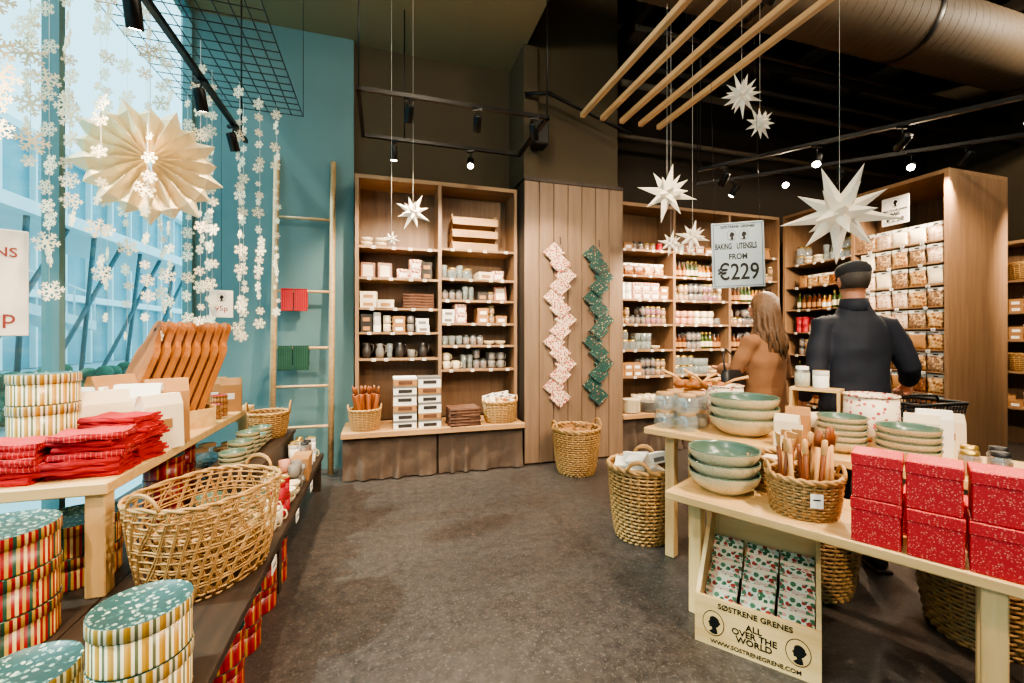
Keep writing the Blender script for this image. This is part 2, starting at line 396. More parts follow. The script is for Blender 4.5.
def cloth(w, d, h, mat, label, name='folded_napkin'):
    def f(b):
        n = 14
        for lay, (z0, z1, i_) in enumerate(((0, h*.46, 0), (h*.5, h, .004))):
            vs = []; fs = []
            for s_ in (0, 1):
                for a in range(n+1):
                    for c_ in range(9):
                        x = -w/2+i_+(w-2*i_)*a/n; y = -d/2+(d-i_)*c_/8
                        vs.append((x+.003*sin(c_*1.7+lay), y+.003*sin(a*1.1+lay*2), (z0 if s_ == 0 else z1)+.0028*sin(a*.9+c_*.7+lay*2)))
            m_ = (n+1)*9
            for a in range(n):
                for c_ in range(8):
                    q = a*9+c_; fs += [(q, q+1, q+10, q+9), (m_+q, m_+q+9, m_+q+10, m_+q+1)]
            for a in range(n): fs += [(a*9, (a+1)*9, m_+(a+1)*9, m_+a*9), (a*9+8, m_+a*9+8, m_+(a+1)*9+8, (a+1)*9+8)]
            for c_ in range(8): fs += [(c_, m_+c_, m_+c_+1, c_+1), (n*9+c_, n*9+c_+1, m_+n*9+c_+1, m_+n*9+c_)]
            b.add(vs, fs, mat)
        b.tube([(-w/2+.004, -d/2+h*.3, h*.5), (w/2-.004, -d/2+h*.3, h*.5)], h*.48, mat, 8)
    return proto(name, 'textile', label, m1(f), w, d, h)
def plate(r, mat, label): return proto('plate', 'plate', label, m1(lambda b: b.lathe([(0, 0), (r*.6, 0), (r, .015), (r, .02), (r*.6, .007), (0, .007)], mat, 24)), 2*r, 2*r, .012)
def frame(w, h, label):
    def f(b):
        X = Matrix.Rotation(-.2, 4, 'X')
        for (a0, a1, c0, c1) in ((-w/2, w/2, 0, .02), (-w/2, w/2, h-.02, h), (-w/2, -w/2+.02, .02, h-.02), (w/2-.02, w/2, .02, h-.02)):
            b.box(a0, a1, 0, .015, c0, c1, 'walnut', X)
        b.box(-w/2+.02, w/2-.02, .008, .012, .02, h-.02, 'paper', X)
        b.box(-.01, .01, .015, .02+h*.3, 0, .01, 'walnut')
    return proto('picture_frame', 'picture frame', label, m1(f), w, .08, h)
def tray(w, d, h, mat, label):
    def f(b):
        b.box(-w/2, w/2, -d/2, d/2, 0, .008, mat); t = .01
        b.box(-w/2, w/2, -d/2, -d/2+t, .008, h*.6, mat); b.box(-w/2, w/2, d/2-t, d/2, .008, h*.6, mat)
        for s_ in (-1, 1):
            x = s_*(w/2-t/2); b.box(x-t/2, x+t/2, -d/2+t, d/2-t, .008, h*.55, mat); b.box(x-t/2, x+t/2, -d*.2, d*.2, h*.8, h*.97, mat)
            b.box(x-t/2, x+t/2, -d*.25, -d*.2, h*.5, h*.97, mat); b.box(x-t/2, x+t/2, d*.2, d*.25, h*.5, h*.97, mat)
    return proto('tray', 'tray', label, m1(f), w, d, h)
def basket(rx, ry, h, kb=.72, rings=12, ribs=30, handles=2, lattice=False, tr=.006, label='woven wicker basket', liner=True, name='wicker_basket', hh_=.3, pw=2.0):
    def pt(a, t, off=0):
        k = kb+(1-kb)*(t**.6); ca, sa = cos(a), sin(a)
        return ((rx*k+off)*math.copysign(abs(ca)**(2/pw), ca), (ry*k+off)*math.copysign(abs(sa)**(2/pw), sa), tr+t*(h-tr))
    def body(b):
        nseg = ribs*2
        for i in range(rings+1):
            t = i/rings
            if lattice and .12 < t < .80: continue
            b.tube([pt(2*pi*k/nseg, t, (tr*.9 if (k//1+i) % 2 else -tr*.9)) for k in range(nseg)], tr*1.05, 'wick', 5, True)
        if lattice:
            for t in (.16, .19, .27, .35, .38, .46, .54, .57, .65, .73, .76): b.tube([pt(2*pi*k/nseg, t, .002 if k % 2 else -.002) for k in range(nseg)], tr*.9, 'wick', 5, True)
        for k in range(ribs):
            a = 2*pi*k/ribs
            if lattice:
                for da in (0, .03):
                    b.tube([pt(a+da+j*.07, j/8, .002) for j in range(9)], tr*.8, 'wick', 4)
                    b.tube([pt(a-da-j*.07, j/8, -.002) for j in range(9)], tr*.8, 'wick', 4)
            else: b.tube([pt(a, j/4) for j in range(5)], tr*.9, 'wick', 4)
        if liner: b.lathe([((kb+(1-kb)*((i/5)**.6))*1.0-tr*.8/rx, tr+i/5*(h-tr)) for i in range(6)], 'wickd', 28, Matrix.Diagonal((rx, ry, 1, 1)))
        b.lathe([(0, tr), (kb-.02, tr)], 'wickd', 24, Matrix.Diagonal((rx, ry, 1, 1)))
    def rim(b):
        n = 60
        for ph in (0, pi):
            b.tube([(pt(a, 1, tr*.9*sin(10*a+ph))[0], pt(a, 1, tr*.9*sin(10*a+ph))[1], h+tr*1.3*cos(10*a+ph)) for a in [2*pi*k/n for k in range(n)]], tr*1.5, 'wick', 6, True)
    parts = [('body', m1(body)), ('rim', m1(rim))]
    for s_ in ((-1, 1) if handles == 2 else ()):
        hw = ry*.32
        hm = m1(lambda b: [b.tube([(s_*(rx+.1*hh*sin(pi*t)), hw*cos(pi*t), h+hh*sin(pi*t)) for t in [i/10 for i in range(11)]], tr*1.4, 'wick', 6) for hh in (rx*hh_, rx*hh_*1.12)])
        parts.append(('handle', hm))
    return proto(name, 'basket', label, parts, 2*rx, 2*ry, h)

P = {}
P['bowlbig'] = bowl(.185, .11, 'speck', 'green', 'large speckled stoneware bowl with green glazed inside', .5)
P['bowlmid'] = bowl(.155, .095, 'speck', 'green', 'medium speckled stoneware bowl in a stack', .5)
P['bowlsm'] = bowl(.105, .06, 'speck', 'green', 'small stoneware bowl with green inside in a stack', .5)
P['bowlwh'] = bowl(.06, .045, 'cream', 'cream', 'small cream bowl on the shelf', .5)
P['jarh'] = jar(.035, .10, 'honey', 'gold', 'small jar of honey with gold lid')
P['jard'] = jar(.035, .11, 'spice', 'plast', 'glass jar with dark contents and black lid')
P['jarr'] = jar(.035, .11, 'red', 'gold', 'glass jar of red jam with gold lid')
P['jarw'] = jar(.04, .12, 'cream', 'white', 'glass jar with pale contents and white lid')
P['jarg'] = jar(.05, .12, None, 'gold', 'empty clear glass storage jar with lid')
P['jarbig'] = jar(.065, .11, None, 'trayw', 'wide clear glass storage jar with wooden lid')
P['bota'] = bottle(.03, .2, 'amber', 'plast', 'kraft', 'amber glass bottle with black cap and kraft label')
P['boto'] = bottle(.028, .22, 'olive', 'gold', 'cream', 'olive green bottle with cream label')
P['botw'] = bottle(.028, .18, 'cream', 'gold', 'pink', 'pale bottle with pink label')
P['both'] = bottle(.028, .17, 'honey', 'gold', 'white', 'golden syrup coloured bottle with white label')
P['mugw'] = mug(.038, .085, 'cream', 'cream ceramic mug on the shelf')
P['mugp'] = mug(.038, .085, 'pink', 'pink ceramic mug on the shelf')
P['mugg'] = mug(.038, .085, 'grey', 'grey ceramic mug on the shelf')
P['pitd'] = pitcher(.045, .16, 'dkcer', 'dark ceramic pitcher on the shelf')
P['pitg'] = pitcher(.045, .15, 'grey', 'grey ceramic pitcher on the shelf')
P['tum'] = tumbler(.035, .1)
P['tumt'] = tumbler(.03, .15, 'tall clear drinking glass on the shelf')
P['ctw'] = carton(.13, .12, .07, 'white', 'grey', 'white cardboard carton with printed label')
P['ctc'] = carton(.16, .14, .08, 'paper', 'kraft', 'cream cardboard gift box on the shelf')
P['ctk'] = carton(.12, .12, .08, 'kraft', 'white', 'kraft cardboard carton with white label')
P['ctr'] = carton(.12, .1, .1, 'crmfl', 'white', 'cream box with red floral pattern')
P['ctd'] = carton(.11, .1, .09, 'dkcer', 'kraft', 'dark carton with kraft label')
P['ctw2'] = carton(.22, .2, .082, 'white', 'dkcer', 'white carton printed with a dark jug picture', lid='grey')
P['ctk2'] = carton(.22, .2, .082, 'kraft', 'mat', 'kraft carton printed with a brown picture', lid='white')
P['pkb'] = pouch(.14, .15, .05, 'biscuit', 'white', 'clear packet of biscuits with white top seal')
P['pks'] = pouch(.14, .15, .05, 'spice', 'white', 'clear packet of brown sweets with white top seal')
P['pkw'] = pouch(.15, .15, .05, 'paper', 'white', 'cream paper packet with white top seal')
PKL = {'pkB': ('biscuit', 'clear packet of biscuits with white top seal'), 'pkS': ('spice', 'clear packet of dark brown sweets with white seal'), 'pkN': ('nuts', 'clear packet of brown nuts with white seal'),
       'pkK': ('kraft', 'kraft brown packet with white top seal'), 'pkW': ('paper', 'plain cream packet standing on the shelf'), 'pkP': ('pale', 'clear packet of pinkish sweets with white seal'), 'pkG': ('grey', 'grey paper packet with white top seal')}
for k_, (m_, l_) in PKL.items(): P[k_] = pouch(.15, .19, .05, m_, 'white', l_)
P['pkg'] = pouch(.11, .15, .05, 'kraft', 'kraft', 'kraft paper packet on the shelf')
P['canw'] = tin('canister', .04, .1, 'white', 'gold', 'white canister with gold lid')
P['canr'] = tin('canister', .04, .1, 'red', 'gold', 'red canister with gold lid')
P['frame'] = frame(.14, .17, 'small walnut picture frame standing on the shelf')
P['plate'] = plate(.11, 'cream', 'cream ceramic plate in a stack')
P['plateg'] = plate(.11, 'grey', 'grey ceramic plate in a stack')
P['tray'] = tray(.5, .3, .13, 'trayw', 'wooden serving tray with cut out handles')
P['napk'] = cloth(.25, .18, .026, 'redc', 'red folded napkin with fine white check in a pile')
P['napk2'] = cloth(.25, .18, .026, 'redcloth', 'plain red folded napkin in a pile')
P['matf'] = cloth(.32, .26, .03, 'mat', 'folded brown textile in a stack', 'folded_textile')
P['tag'] = proto('price_tag', 'price tag', 'white paper price tag clipped to shelf edge', m1(lambda b: (b.box(-.018, .018, -.002, 0, -.026, .002, 'white'), b.box(-.011, .011, -.0026, -.002, -.010, -.006, 'black'), b.box(-.008, .008, -.0026, -.002, -.020, -.014, 'black'))))
FR_W = (lambda u, v, z: W(u, v, z), AL)

def row(fr, u0, u1, v, z, kinds, group, gap=.012, depth2=0.0, stack=1, jit=.01, run=1, rnd=False):
    fn, rz = fr; u = u0; i = 0
    while True:
        p = P[R.choice(kinds) if rnd else kinds[(i//run) % len(kinds)]]
        if u+p['w'] > u1: break
        c = u+p['w']/2
        st = stack if p['h'] < .13 and p['name'] not in ('packet', 'picture_frame') else 1
        if st > 1 and R.random() < .25: st -= 1
        for k in range(st):
            inst(p, fn(c, v+R.uniform(-jit, jit)*.5, z+k*p['h']*1.03+.001), rz+R.uniform(-.08, .08), group=group)
            if depth2: inst(p, fn(c, v+depth2, z+k*p['h']*1.03+.001), rz, group=group)
        u += p['w']+gap; i += 1
def tags(fr, u0, u1, v, z, n, group):
    for i in range(n):
        inst(P['tag'], fr[0](u0+(u1-u0)*(i+.5+R.uniform(-.25, .25))/n, v-.0015, z-.002), fr[1], group=group)

# ------------------------------------------------------------------ shelving units
def shelf_unit(name, label, origin, rz, w, d, z0, z1, bays, shelves, sh_t=.022):
    root = mk(name, None, origin, (0, 0, rz)); tag(root, label, 'shelving unit')
    t = .035
    mb = MB(); mb.box(0, w, d-.015, d, z0, z1, 'unitback'); mk('back_panel', mb.mesh('back'), parent=root)
    mb = MB(); mb.box(0, w, 0, d-.015, z1-.04, z1, 'unith'); mk('top_panel', mb.mesh('top'), parent=root)
    for x in bays:
        mb = MB(); mb.box(x-t/2 if 0 < x < w else (0 if x == 0 else w-t), x+t/2 if 0 < x < w else (t if x == 0 else w), -.004, d-.016, z0, z1-.041, 'unit')
        mk('upright_panel', mb.mesh('upright'), parent=root)
    for i in range(len(bays)-1):
        a = bays[i]+(t if i == 0 else t/2); b_ = bays[i+1]-(t if i == len(bays)-2 else t/2)
        for z in shelves[i]:
            mb = MB(); mb.box(a, b_, .004, d-.017, z-sh_t, z, 'unith'); mk('shelf', mb.mesh('shelf'), parent=root)
    return root
def skirt(mb, x0, x1, y, z0, z1, mat, amp=.05, n=140):
    vs = []; fs = []; rows = 16; sd = R.uniform(0, 9)
    for j in range(rows+1):
        for i in range(n+1):
            t = i/n*(x1-x0); s_ = j/rows; zz = z1+(z0-z1)*s_
            ph = t*24+sin(t*5+sd)*2.8+s_*1.1*sin(t*8+sd)
            off = amp*(.12+s_*.88)*(.5+.5*sin(ph))**1.6 + .008*s_*sin(t*57+sd)+.006*sin(s_*9+t*15+sd)
            vs.append((x0+t, y-off, zz))
    for j in range(rows):
        for i in range(n): a = j*(n+1)+i; fs.append((a, a+n+1, a+n+2, a+1))
    mb.add(vs, fs, mat, smooth=True)
def bench(label, origin, rz, w, d, h, nsk):
    root = mk('display_bench', None, origin, (0, 0, rz)); tag(root, label, 'bench')
    mb = MB(); mb.box(0, w, 0, d, h-.055, h, 'trayw', bev=.004); mk('bench_top', mb.mesh('top'), parent=root)
    mb = MB(); mb.box(.01, w-.01, .10, d-.01, 0, h-.056, 'walld'); mk('base', mb.mesh('base'), parent=root)
    for i in range(nsk):
        mb = MB(); a = w*i/nsk+.01; b_ = w*(i+1)/nsk-.01; skirt(mb, a, b_, .075, .012, h-.057, 'linen')
        mk('fabric_skirt', mb.mesh('skirt'), parent=root)

# ------------------------------------------------------------------ room shell
b = MB(); b.box(-1.9, 9, -4, 5.2, -.1, 0, 'floor'); struct('floor', b, rz=AL, label='dark grey mottled stone floor')
b = MB(); b.box(-1.78, 1.46, 4.98, 5.15, 0, 5.8, 'wall'); struct('wall_back', b, rz=AL, label='brown painted wall behind the shelving')
b = MB(); b.box(-1.78, -.3, 4.90, 4.979, 0, 4.57, 'teal'); struct('wall_teal', b, rz=AL, label='teal painted wall panel beside the window')
b = MB(); b.box(2.65, 9, 5.05, 5.2, 0, 5.8, 'walld'); struct('wall_back_shop', b, rz=AL, label='dark brown wall above shelving')
b = MB(); b.box(9.0, 9.1, -4, 5.2, 0, 5.8, 'wall'); struct('wall_right', b, rz=AL, label='brown wall at the end of the shop')
b = MB(); b.box(-1.9, 9.1, -4.1, -4.0, 0, 5.8, 'wall'); struct('wall_front', b, rz=AL, label='brown wall behind the viewer')
b = MB(); b.box(-1.9, 1.5, -4, 5.15, 4.57, 4.65, 'ceil'); b.box(1.42, 1.5, -4, 5.15, 4.651, 5.8, 'ceil'); struct('ceiling', b, rz=AL, label='olive brown lowered ceiling')
b = MB(); b.box(1.5, 9.1, -4, 5.2, 5.7, 5.8, 'ceild'); struct('ceiling_high', b, rz=AL, label='dark open shop ceiling')
b = MB(); n = 7; w_ = (2.65-1.46)/n
b.box(1.465, 2.645, 4.42, 5.1, 0, 3.09, 'walld')
for i in range(n): b.box(1.46+i*w_+.003, 1.46+(i+1)*w_-.003, 4.4, 4.42, 0.02, 3.08, 'clad', bev=.004)
b.box(1.46, 2.65, 4.39, 4.43, 3.08, 3.12, 'darkwood')
b.box(2.646, 2.66, 4.4, 5.05, 0, 3.1, 'clad')
struct('wall_column', b, rz=AL, label='column clad in vertical brown wooden planks')
b = MB(); b.box(1.46, 2.65, 4.5, 5.1, 3.12, 5.7, 'wall'); b.box(1.46, 1.62, 4.42, 4.499, 3.12, 4.56, 'wall'); struct('wall_column_upper', b, rz=AL, label='brown painted upper part of the column')
for i, v in enumerate((0.6, 1.9, 4.3)):
    b = MB(); b.box(1.55, 9, v-.06, v+.06, 5.4, 5.69, 'ceild'); struct('trim_%d' % (i+1), b, rz=AL, label='dark steel ceiling beam')
for i, u in enumerate((3.0, 4.4, 5.8, 7.2)):
    b = MB(); b.box(u-.05, u+.05, -3, 5, 5.25, 5.39, 'walld'); struct('trim_%d' % (i+4), b, rz=AL, label='dark ceiling joist')
b = MB(); b.box(-1.80, -1.79, -4, 4.9, 0.05, 4.56, 'pane'); struct('window_1', b, rz=AL, label='floor to ceiling shop window glass')
b = MB()
for v in (-3.9, -2.2, -.5, 1.25, 3.1, 4.87): b.box(-1.84, -1.76, v-.025, v+.025, .05, 4.56, 'teal')
b.box(-1.84, -1.76, -4, 4.9, 0, .05, 'teal'); b.box(-1.84, -1.76, -4, 4.9, 4.5, 4.57, 'teal')
struct('trim_8', b, rz=AL, label='teal painted window frame')
# duct
root = mk('ventilation_duct', None, W(2.2, 3.15, 4.68), (0, 0, AL)); tag(root, 'large brown painted round ventilation duct under the ceiling', 'duct')
b = MB(); XD = Matrix.Rotation(pi/2, 4, 'Y'); b.cyl(.35, 0, 6.75, 'duct', 40, XD)
for k in range(61): b.lathe([(.350, k*.11), (.3535, k*.11+.008), (.350, k*.11+.016)], 'duct', 40, XD)
mk('duct_pipe', b.mesh('duct'), parent=root)
for k in (1.0, 3.0, 5.0):
    b = MB(); b.lathe([(.358, k), (.364, k+.03), (.358, k+.06)], 'black', 32, XD); b.box(k+.02, k+.04, -.01, .01, .365, 1.02, 'black'); mk('hanger_strap', b.mesh('strap'), parent=root)
for k, (v, z, r) in enumerate(((4.0, 4.6, .05), (4.2, 4.85, .03), (2.2, 5.0, .05), (4.75, 3.9, .03), (3.9, 4.2, .025), (4.5, 4.4, .04))):
    b = MB(); b.tube([W(2.7, v, z), W(8.9, v, z)], r, 'duct' if k % 2 else 'ceild', 12)
    o = mk('ceiling_pipe', b.mesh('pipe')); tag(o, 'thin dark service pipe running below the ceiling', 'pipe')
b = MB(); b.tube([W(1.46, 4.38, 4.0), W(1.7, 4.3, 4.0), W(2.7, 4.3, 3.7)], .02, 'black', 8); o = mk('ceiling_pipe', b.mesh('pipe')); tag(o, 'black conduit pipe fixed to the column', 'pipe')

# ------------------------------------------------------------------ lights and tracks
def track_obj(pts, closed, label, drops=()):
    root = mk('lighting_track', None, pts[0]); tag(root, label, 'lighting track')
    o0 = Vector(pts[0]); q = [Vector(p)-o0 for p in pts]; segs = list(zip(q, q[1:]+q[:1])) if closed else list(zip(q, q[1:]))
    b = MB()
    for a, c in segs:
        d = c-a; X = Matrix.Translation(a) @ d.to_track_quat('X', 'Z').to_matrix().to_4x4(); b.box(-.016, d.length+.016, -.016, .016, -.016, .016, 'black', X)
    mk('rail', b.mesh('rail'), parent=root)
    for p, zt in drops:
        b = MB(); a = Vector(p)-o0; b.tube([a, (a.x, a.y, zt-.005-o0.z)], .006, 'black', 6); mk('suspension_rod', b.mesh('rod'), parent=root)
    return root
M['lamp_on'] = emis('lit_lamp_lens', '#fff0d0', 60); M['lamp_off'] = plain('lens', '#d9cdb8', .2)
HM = m1(lambda b: b.lathe([(0, .07), (.03, .07), (.034, .06), (.034, -.06), (.03, -.062)], 'black', 18))
LON = m1(lambda b: b.lathe([(0, -.058), (.031, -.058)], 'lamp_on', 18)); LOFF = m1(lambda b: b.lathe([(0, -.055), (.029, -.055)], 'lamp_off', 18))
BRK = m1(lambda b: (b.box(-.04, .04, -.012, .012, -.02, 0, 'black'), b.tube([(0, 0, -.01), (0, 0, -.09)], .007, 'black', 8)))
def spotlight(p, target, power=0.0, ang=78, col=(1, .80, .57), rad=.03):
    power *= 2.1
    root = mk('spotlight', None, p); tag(root, 'black cylindrical spotlight mounted on the track', 'spotlight', 'track spotlights')
    mk('bracket', BRK, parent=root)
    hp = Vector((0, 0, -.13)); d = Vector(target)-Vector(p)-hp
    q = d.to_track_quat('-Z', 'Y').to_euler()
    h = mk('lamp_head', HM, hp, q, root); mk('lens', LON if power else LOFF, (0, 0, 0), (0, 0, 0), h)
    if power:
        L = bpy.data.lights.new('spot_lamp', 'SPOT'); L.energy = power; L.spot_size = radians(ang); L.spot_blend = .6; L.color = col; L.shadow_soft_size = rad
        lo = bpy.data.objects.new('spot_lamp', L); COL.objects.link(lo); lo.location = Vector(p)+hp+d.normalized()*.09; lo.rotation_euler = q
        lo['kind'] = 'structure'
c = [W(-.18, 3.5, 3.3), W(1.37, 3.5, 3.3), W(1.37, 4.3, 3.3), W(-.18, 4.3, 3.3)]
track_obj(c, True, 'black rectangular lighting track hung from the ceiling above shelving', [(W(-.18, 3.5, 3.31), 4.57), (W(1.37, 3.5, 3.31), 4.57), (W(.2, 4.3, 3.31), 4.57)])
spotlight(W(.2, 3.5, 3.285), W(.1, 4.8, 1.5), 140); spotlight(W(.75, 3.5, 3.285), W(.9, 4.8, 1.6), 140)
spotlight(W(1.25, 3.5, 3.285), W(2.0, 4.4, 1.4), 90); spotlight(W(.85, 4.3, 3.285), W(.5, 2.6, 1.2), 50); spotlight(W(.1, 4.3, 3.285), W(.1, 4.5, .6), 60)
track_obj([W(-1.08, -1, 3.0), W(-1.08, 4.0, 3.0)], False, 'long black lighting track hung beside the window', [(W(-1.08, 3.9, 3.01), 4.57), (W(-1.08, 1.0, 3.01), 4.57)])
spotlight(W(-1.08, 1.3, 2.985), W(-.9, 2.2, .5), 100); spotlight(W(-1.08, 2.35, 2.985), W(-1.2, 3.2, .8), 80); spotlight(W(-1.08, 3.1, 2.985), W(-.9, 4.0, .4), 80); spotlight(W(-1.08, 3.7, 2.985), W(-.8, 4.6, 1.0))
pa, pb = Vector((1.87, 4.27, 3.05)), Vector((4.0, 2.6, 3.05))
track_obj([pa, pb], False, 'black lighting track crossing above the tables', [(pa, 5.7), (pb, 5.7)])
pc, pd = Vector((2.2, 5.1, 3.2)), Vector((5.6, 3.3, 3.2))
track_obj([pc, pd], False, 'black lighting track hung in front of the back shelves', [(pc, 5.7), (pd, 5.7)])
track_obj([W(1.9, -1.5, 3.3), W(1.9, 1.9, 3.3)], False, 'added black lighting track above the aisle for fill spots', [(W(1.9, 0, 3.31), 5.7)])
dz = Vector((0, 0, .015))
spotlight(pa.lerp(pb, .08)-dz, W(3.3, 4.7, 1.4), 160); spotlight(pa.lerp(pb, .35)-dz, T(-.7, 2.6, .8), 120)
spotlight(pa.lerp(pb, .55)-dz, W(4.8, 4.7, 1.4), 160); spotlight(pa.lerp(pb, .8)-dz, W(5.3, 3.3, 1.6), 150)
spotlight(pc.lerp(pd, .1)-dz, W(3.0, 4.7, 1.3), 110); spotlight(pc.lerp(pd, .35)-dz, W(4.2, 4.7, 1.3), 110)
spotlight(pc.lerp(pd, .23)-dz, T(-.6, 2.6, 1.6), 50); spotlight(pc.lerp(pd, .5)-dz, T(-.3, 2.2, 1.6), 50); spotlight(pc.lerp(pd, .75)-dz, T(.3, 2.0, 1.5), 50)
spotlight(pc.lerp(pd, .6)-dz, W(5.3, 4.2, 1.3), 100); spotlight(pc.lerp(pd, .9)-dz, W(7.5, 3.5, 1.2), 200)
spotlight(W(1.9, -.6, 3.285), T(-.2, 2.1, .7), 160, 90, rad=.05); spotlight(W(1.9, .6, 3.285), W(.8, 2.6, 0), 150, 90, rad=.05); spotlight(W(1.9, 1.7, 3.285), W(2.1, 4.4, 1.2), 130, 90, rad=.05)  # wide spots added out of view near the camera as fill
spotlight(W(-1.08, -.3, 2.985), W(.2, 2.4, 0), 100, 95, rad=.05)  # one more added fill spot, aimed at the floor
for (u, v, z, e) in ((.3, 1.0, 4.4, 90), (3.6, .4, 4.9, 170), (3.6, 1.9, 4.9, 70), (6.9, 1.8, 4.9, 260), (.4, 2.4, 4.45, 60)):  # unseen fill lamps added to brighten the room
    root = mk('fill_pendant', None, W(u, v, z)); tag(root, 'added round black fill lamp below the ceiling', 'fill lamp')
    mk('lamp_housing', m1(lambda b: b.lathe([(0, .1), (.1, .1), (.1, 0), (.095, 0), (.09, .05), (0, .05)], 'black', 20)), parent=root)
    mk('suspension_rod', m1(lambda b: b.tube([(0, 0, .1), (0, 0, (4.565 if u < 1.5 else 5.695)-z)], .006, 'black', 6)), parent=root)
    L = bpy.data.lights.new('fill_lamp', 'POINT'); L.energy = e; L.color = (1, .83, .62); L.shadow_soft_size = .09
    lo = bpy.data.objects.new('fill_lamp', L); COL.objects.link(lo); lo.location = W(u, v, z-.1); lo['kind'] = 'structure'
root = mk('loudspeaker', None, W(1.6, 4.34, 3.42), (0, 0, AL)); tag(root, 'small black loudspeaker mounted on the column', 'loudspeaker')
mk('cabinet', m1(lambda b: b.box(-.08, .08, -.1, .07, 0, .3, 'plast', bev=.01)), parent=root)
mk('grille', m1(lambda b: b.box(-.07, .07, -.106, -.1, .02, .28, 'black', bev=.002)), parent=root)
for i in range(5):
    b = MB(); b.box(-.022, .022, 0, 4.6, -.022, .022, 'pole', bev=.004)
    root = mk('wooden_pole', None, W(1.73+.2*i, -1.05, 3.4), (0, 0, AL)); tag(root, 'pale square wooden pole hung horizontally below the ceiling', 'wooden pole', 'hanging ceiling poles')
    mk('pole', b.mesh('pole'), parent=root)
    mk('suspension_wire', m1(lambda b: [b.tube([(0, y, .02), (0, y, 2.29)], .0015, 'black', 4) for y in (.6, 3.7)]), parent=root)
b = MB()
for i in range(11): b.tube([W(-1.6+.092*i, 2.2, 3.35), W(-1.6+.092*i, 4.2, 3.35)], .004, 'black', 4)
for i in range(21): b.tube([W(-1.6, 2.2+.1*i, 3.355), W(-.68, 2.2+.1*i, 3.355)], .004, 'black', 4)
root = mk('wire_grid', None, (0, 0, 0)); tag(root, 'black wire mesh grid hung horizontally below the ceiling', 'wire grid'); mk('mesh_panel', b.mesh('grid'), parent=root)
mk('suspension_wire', m1(lambda b: [b.tube([W(u, v, 3.35), W(u, v, 4.56)], .003, 'black', 4) for u in (-1.6, -.68) for v in (2.3, 4.2)]), parent=root)

# ------------------------------------------------------------------ left bookcase + bench
bench('long wooden bench with brown linen skirts below the bookcase', W(-.38, 4.32), AL, 1.82, .57, .48, 2)
shelf_unit('bookcase', 'tall brown wooden bookcase with two bays filled with homeware', W(-.27, 4.6), AL, 1.71, .375, .481, 3.04, [0, .85, 1.71],
           [[2.32, 2.0, 1.69, 1.44, 1.17], [2.34, 2.02, 1.79, 1.54, 1.30, 1.04]])
F = FR_W; g1 = 'goods on the tall bookcase'
a0, a1, c0, c1 = -.22, .56, .61, 1.39; v0 = 4.69
row(F, a0, a0+.36, v0, 2.0, ['frame'], g1, .03); row(F, .14, a1, v0, 2.0, ['ctr', 'ctr', 'ctd'], g1, .005, .12, 2)
row(F, a0, .15, v0, 1.69, ['ctc'], g1, .01, 0, 2)
for k in range(5): inst(P['matf'], F[0](.36, 4.77, 1.691+k*.031), AL, group='stacked textiles')
row(F, a0, a1, v0, 1.44, ['ctd', 'canw', 'mugw', 'ctk', 'mugg', 'ctw'], g1, .01, .12, 2)
row(F, a0, a1, v0, 1.17, ['pitd', 'pitg', 'tumt', 'pitd', 'mugg'], g1, .012, .12, 2)
row(F, a0, .1, v0, 2.32, ['bowlwh'], g1, .02, 0, 2)
for k in range(3): inst(P['tray'], F[0](.97, 4.77, 2.341+k*.135), AL, group='stacked trays')
row(F, c0, 1.0, v0, 2.02, ['tumt', 'jarg'], g1, .005, .1, 1); row(F, 1.0, c1, v0, 2.02, ['ctc', 'ctr'], g1, .01, .12)
row(F, c0, 1.0, v0, 1.79, ['jard', 'tumt'], g1, .006, .1, 1, run=3); row(F, 1.0, c1, v0, 1.79, ['ctd', 'jarh', 'frame'], g1, .01)
row(F, c0, 1.0, v0, 1.54, ['ctw', 'ctr'], g1, .01, .11, 2); row(F, 1.0, c1, v0, 1.54, ['ctk', 'jarh'], g1, .01, .11, 2)
row(F, c0, c1, v0, 1.30, ['tum', 'jard', 'bowlwh'], g1, .008, .1, 1, run=3)
row(F, c0, c1, v0, 1.04, ['mugw', 'tumt', 'jard', 'mugg'], g1, .008, .1, 2, run=2)
for z in (2.32, 2.0, 1.69, 1.44, 1.17): tags(F, a0, a1, 4.604, z, 4, 'price tags on the bookcase')
for z in (2.34, 2.02, 1.79, 1.54, 1.30, 1.04): tags(F, c0, c1, 4.604, z, 4, 'price tags on the bookcase')
for j, u in enumerate((.27, .51)):
    for k in range(6): inst(P['ctk2' if (k+j) % 3 == 2 else 'ctw2'], F[0](u-.06, 4.46, .481+k*.085), AL+R.uniform(-.04, .04), group='printed cartons stacked on the bench')
bk = basket(.15, .13, .2, .8, 12, 22, 2, tr=.005, label='square-ish wicker basket on the bench')
inst(bk, F[0](-.17, 4.455, .481), AL)
bk2 = basket(.18, .13, .22, .8, 12, 24, 2, tr=.006, label='oval wicker basket filled with packets on the bench')
inst(bk2, F[0](1.2, 4.455, .481), AL)
pin = proto('rolling_pin', 'rolling pin', 'wooden rolling pin standing in the basket', [('roller', m1(lambda b: b.lathe([(0, .07), (.02, .07), (.022, .08), (.022, .3), (.02, .31), (0, .31)], 'walnut', 12))), ('handle', m1(lambda b: b.lathe([(0, .31), (.01, .31), (.013, .36), (.008, .38), (0, .385)], 'walnut', 10))), ('handle', m1(lambda b: b.lathe([(0, 0), (.008, .002), (.013, .02), (.01, .07), (0, .07)], 'walnut', 10)))])
for k in range(11):
    a = 2*pi*k/11; r = .075 if k else 0
    inst(pin, F[0](-.17+r*cos(a), 4.455+r*sin(a)*.8, .49), rot=(R.uniform(-.14, .14), R.uniform(-.2, .2), 0), group='rolling pins in a basket', sc=1.1)
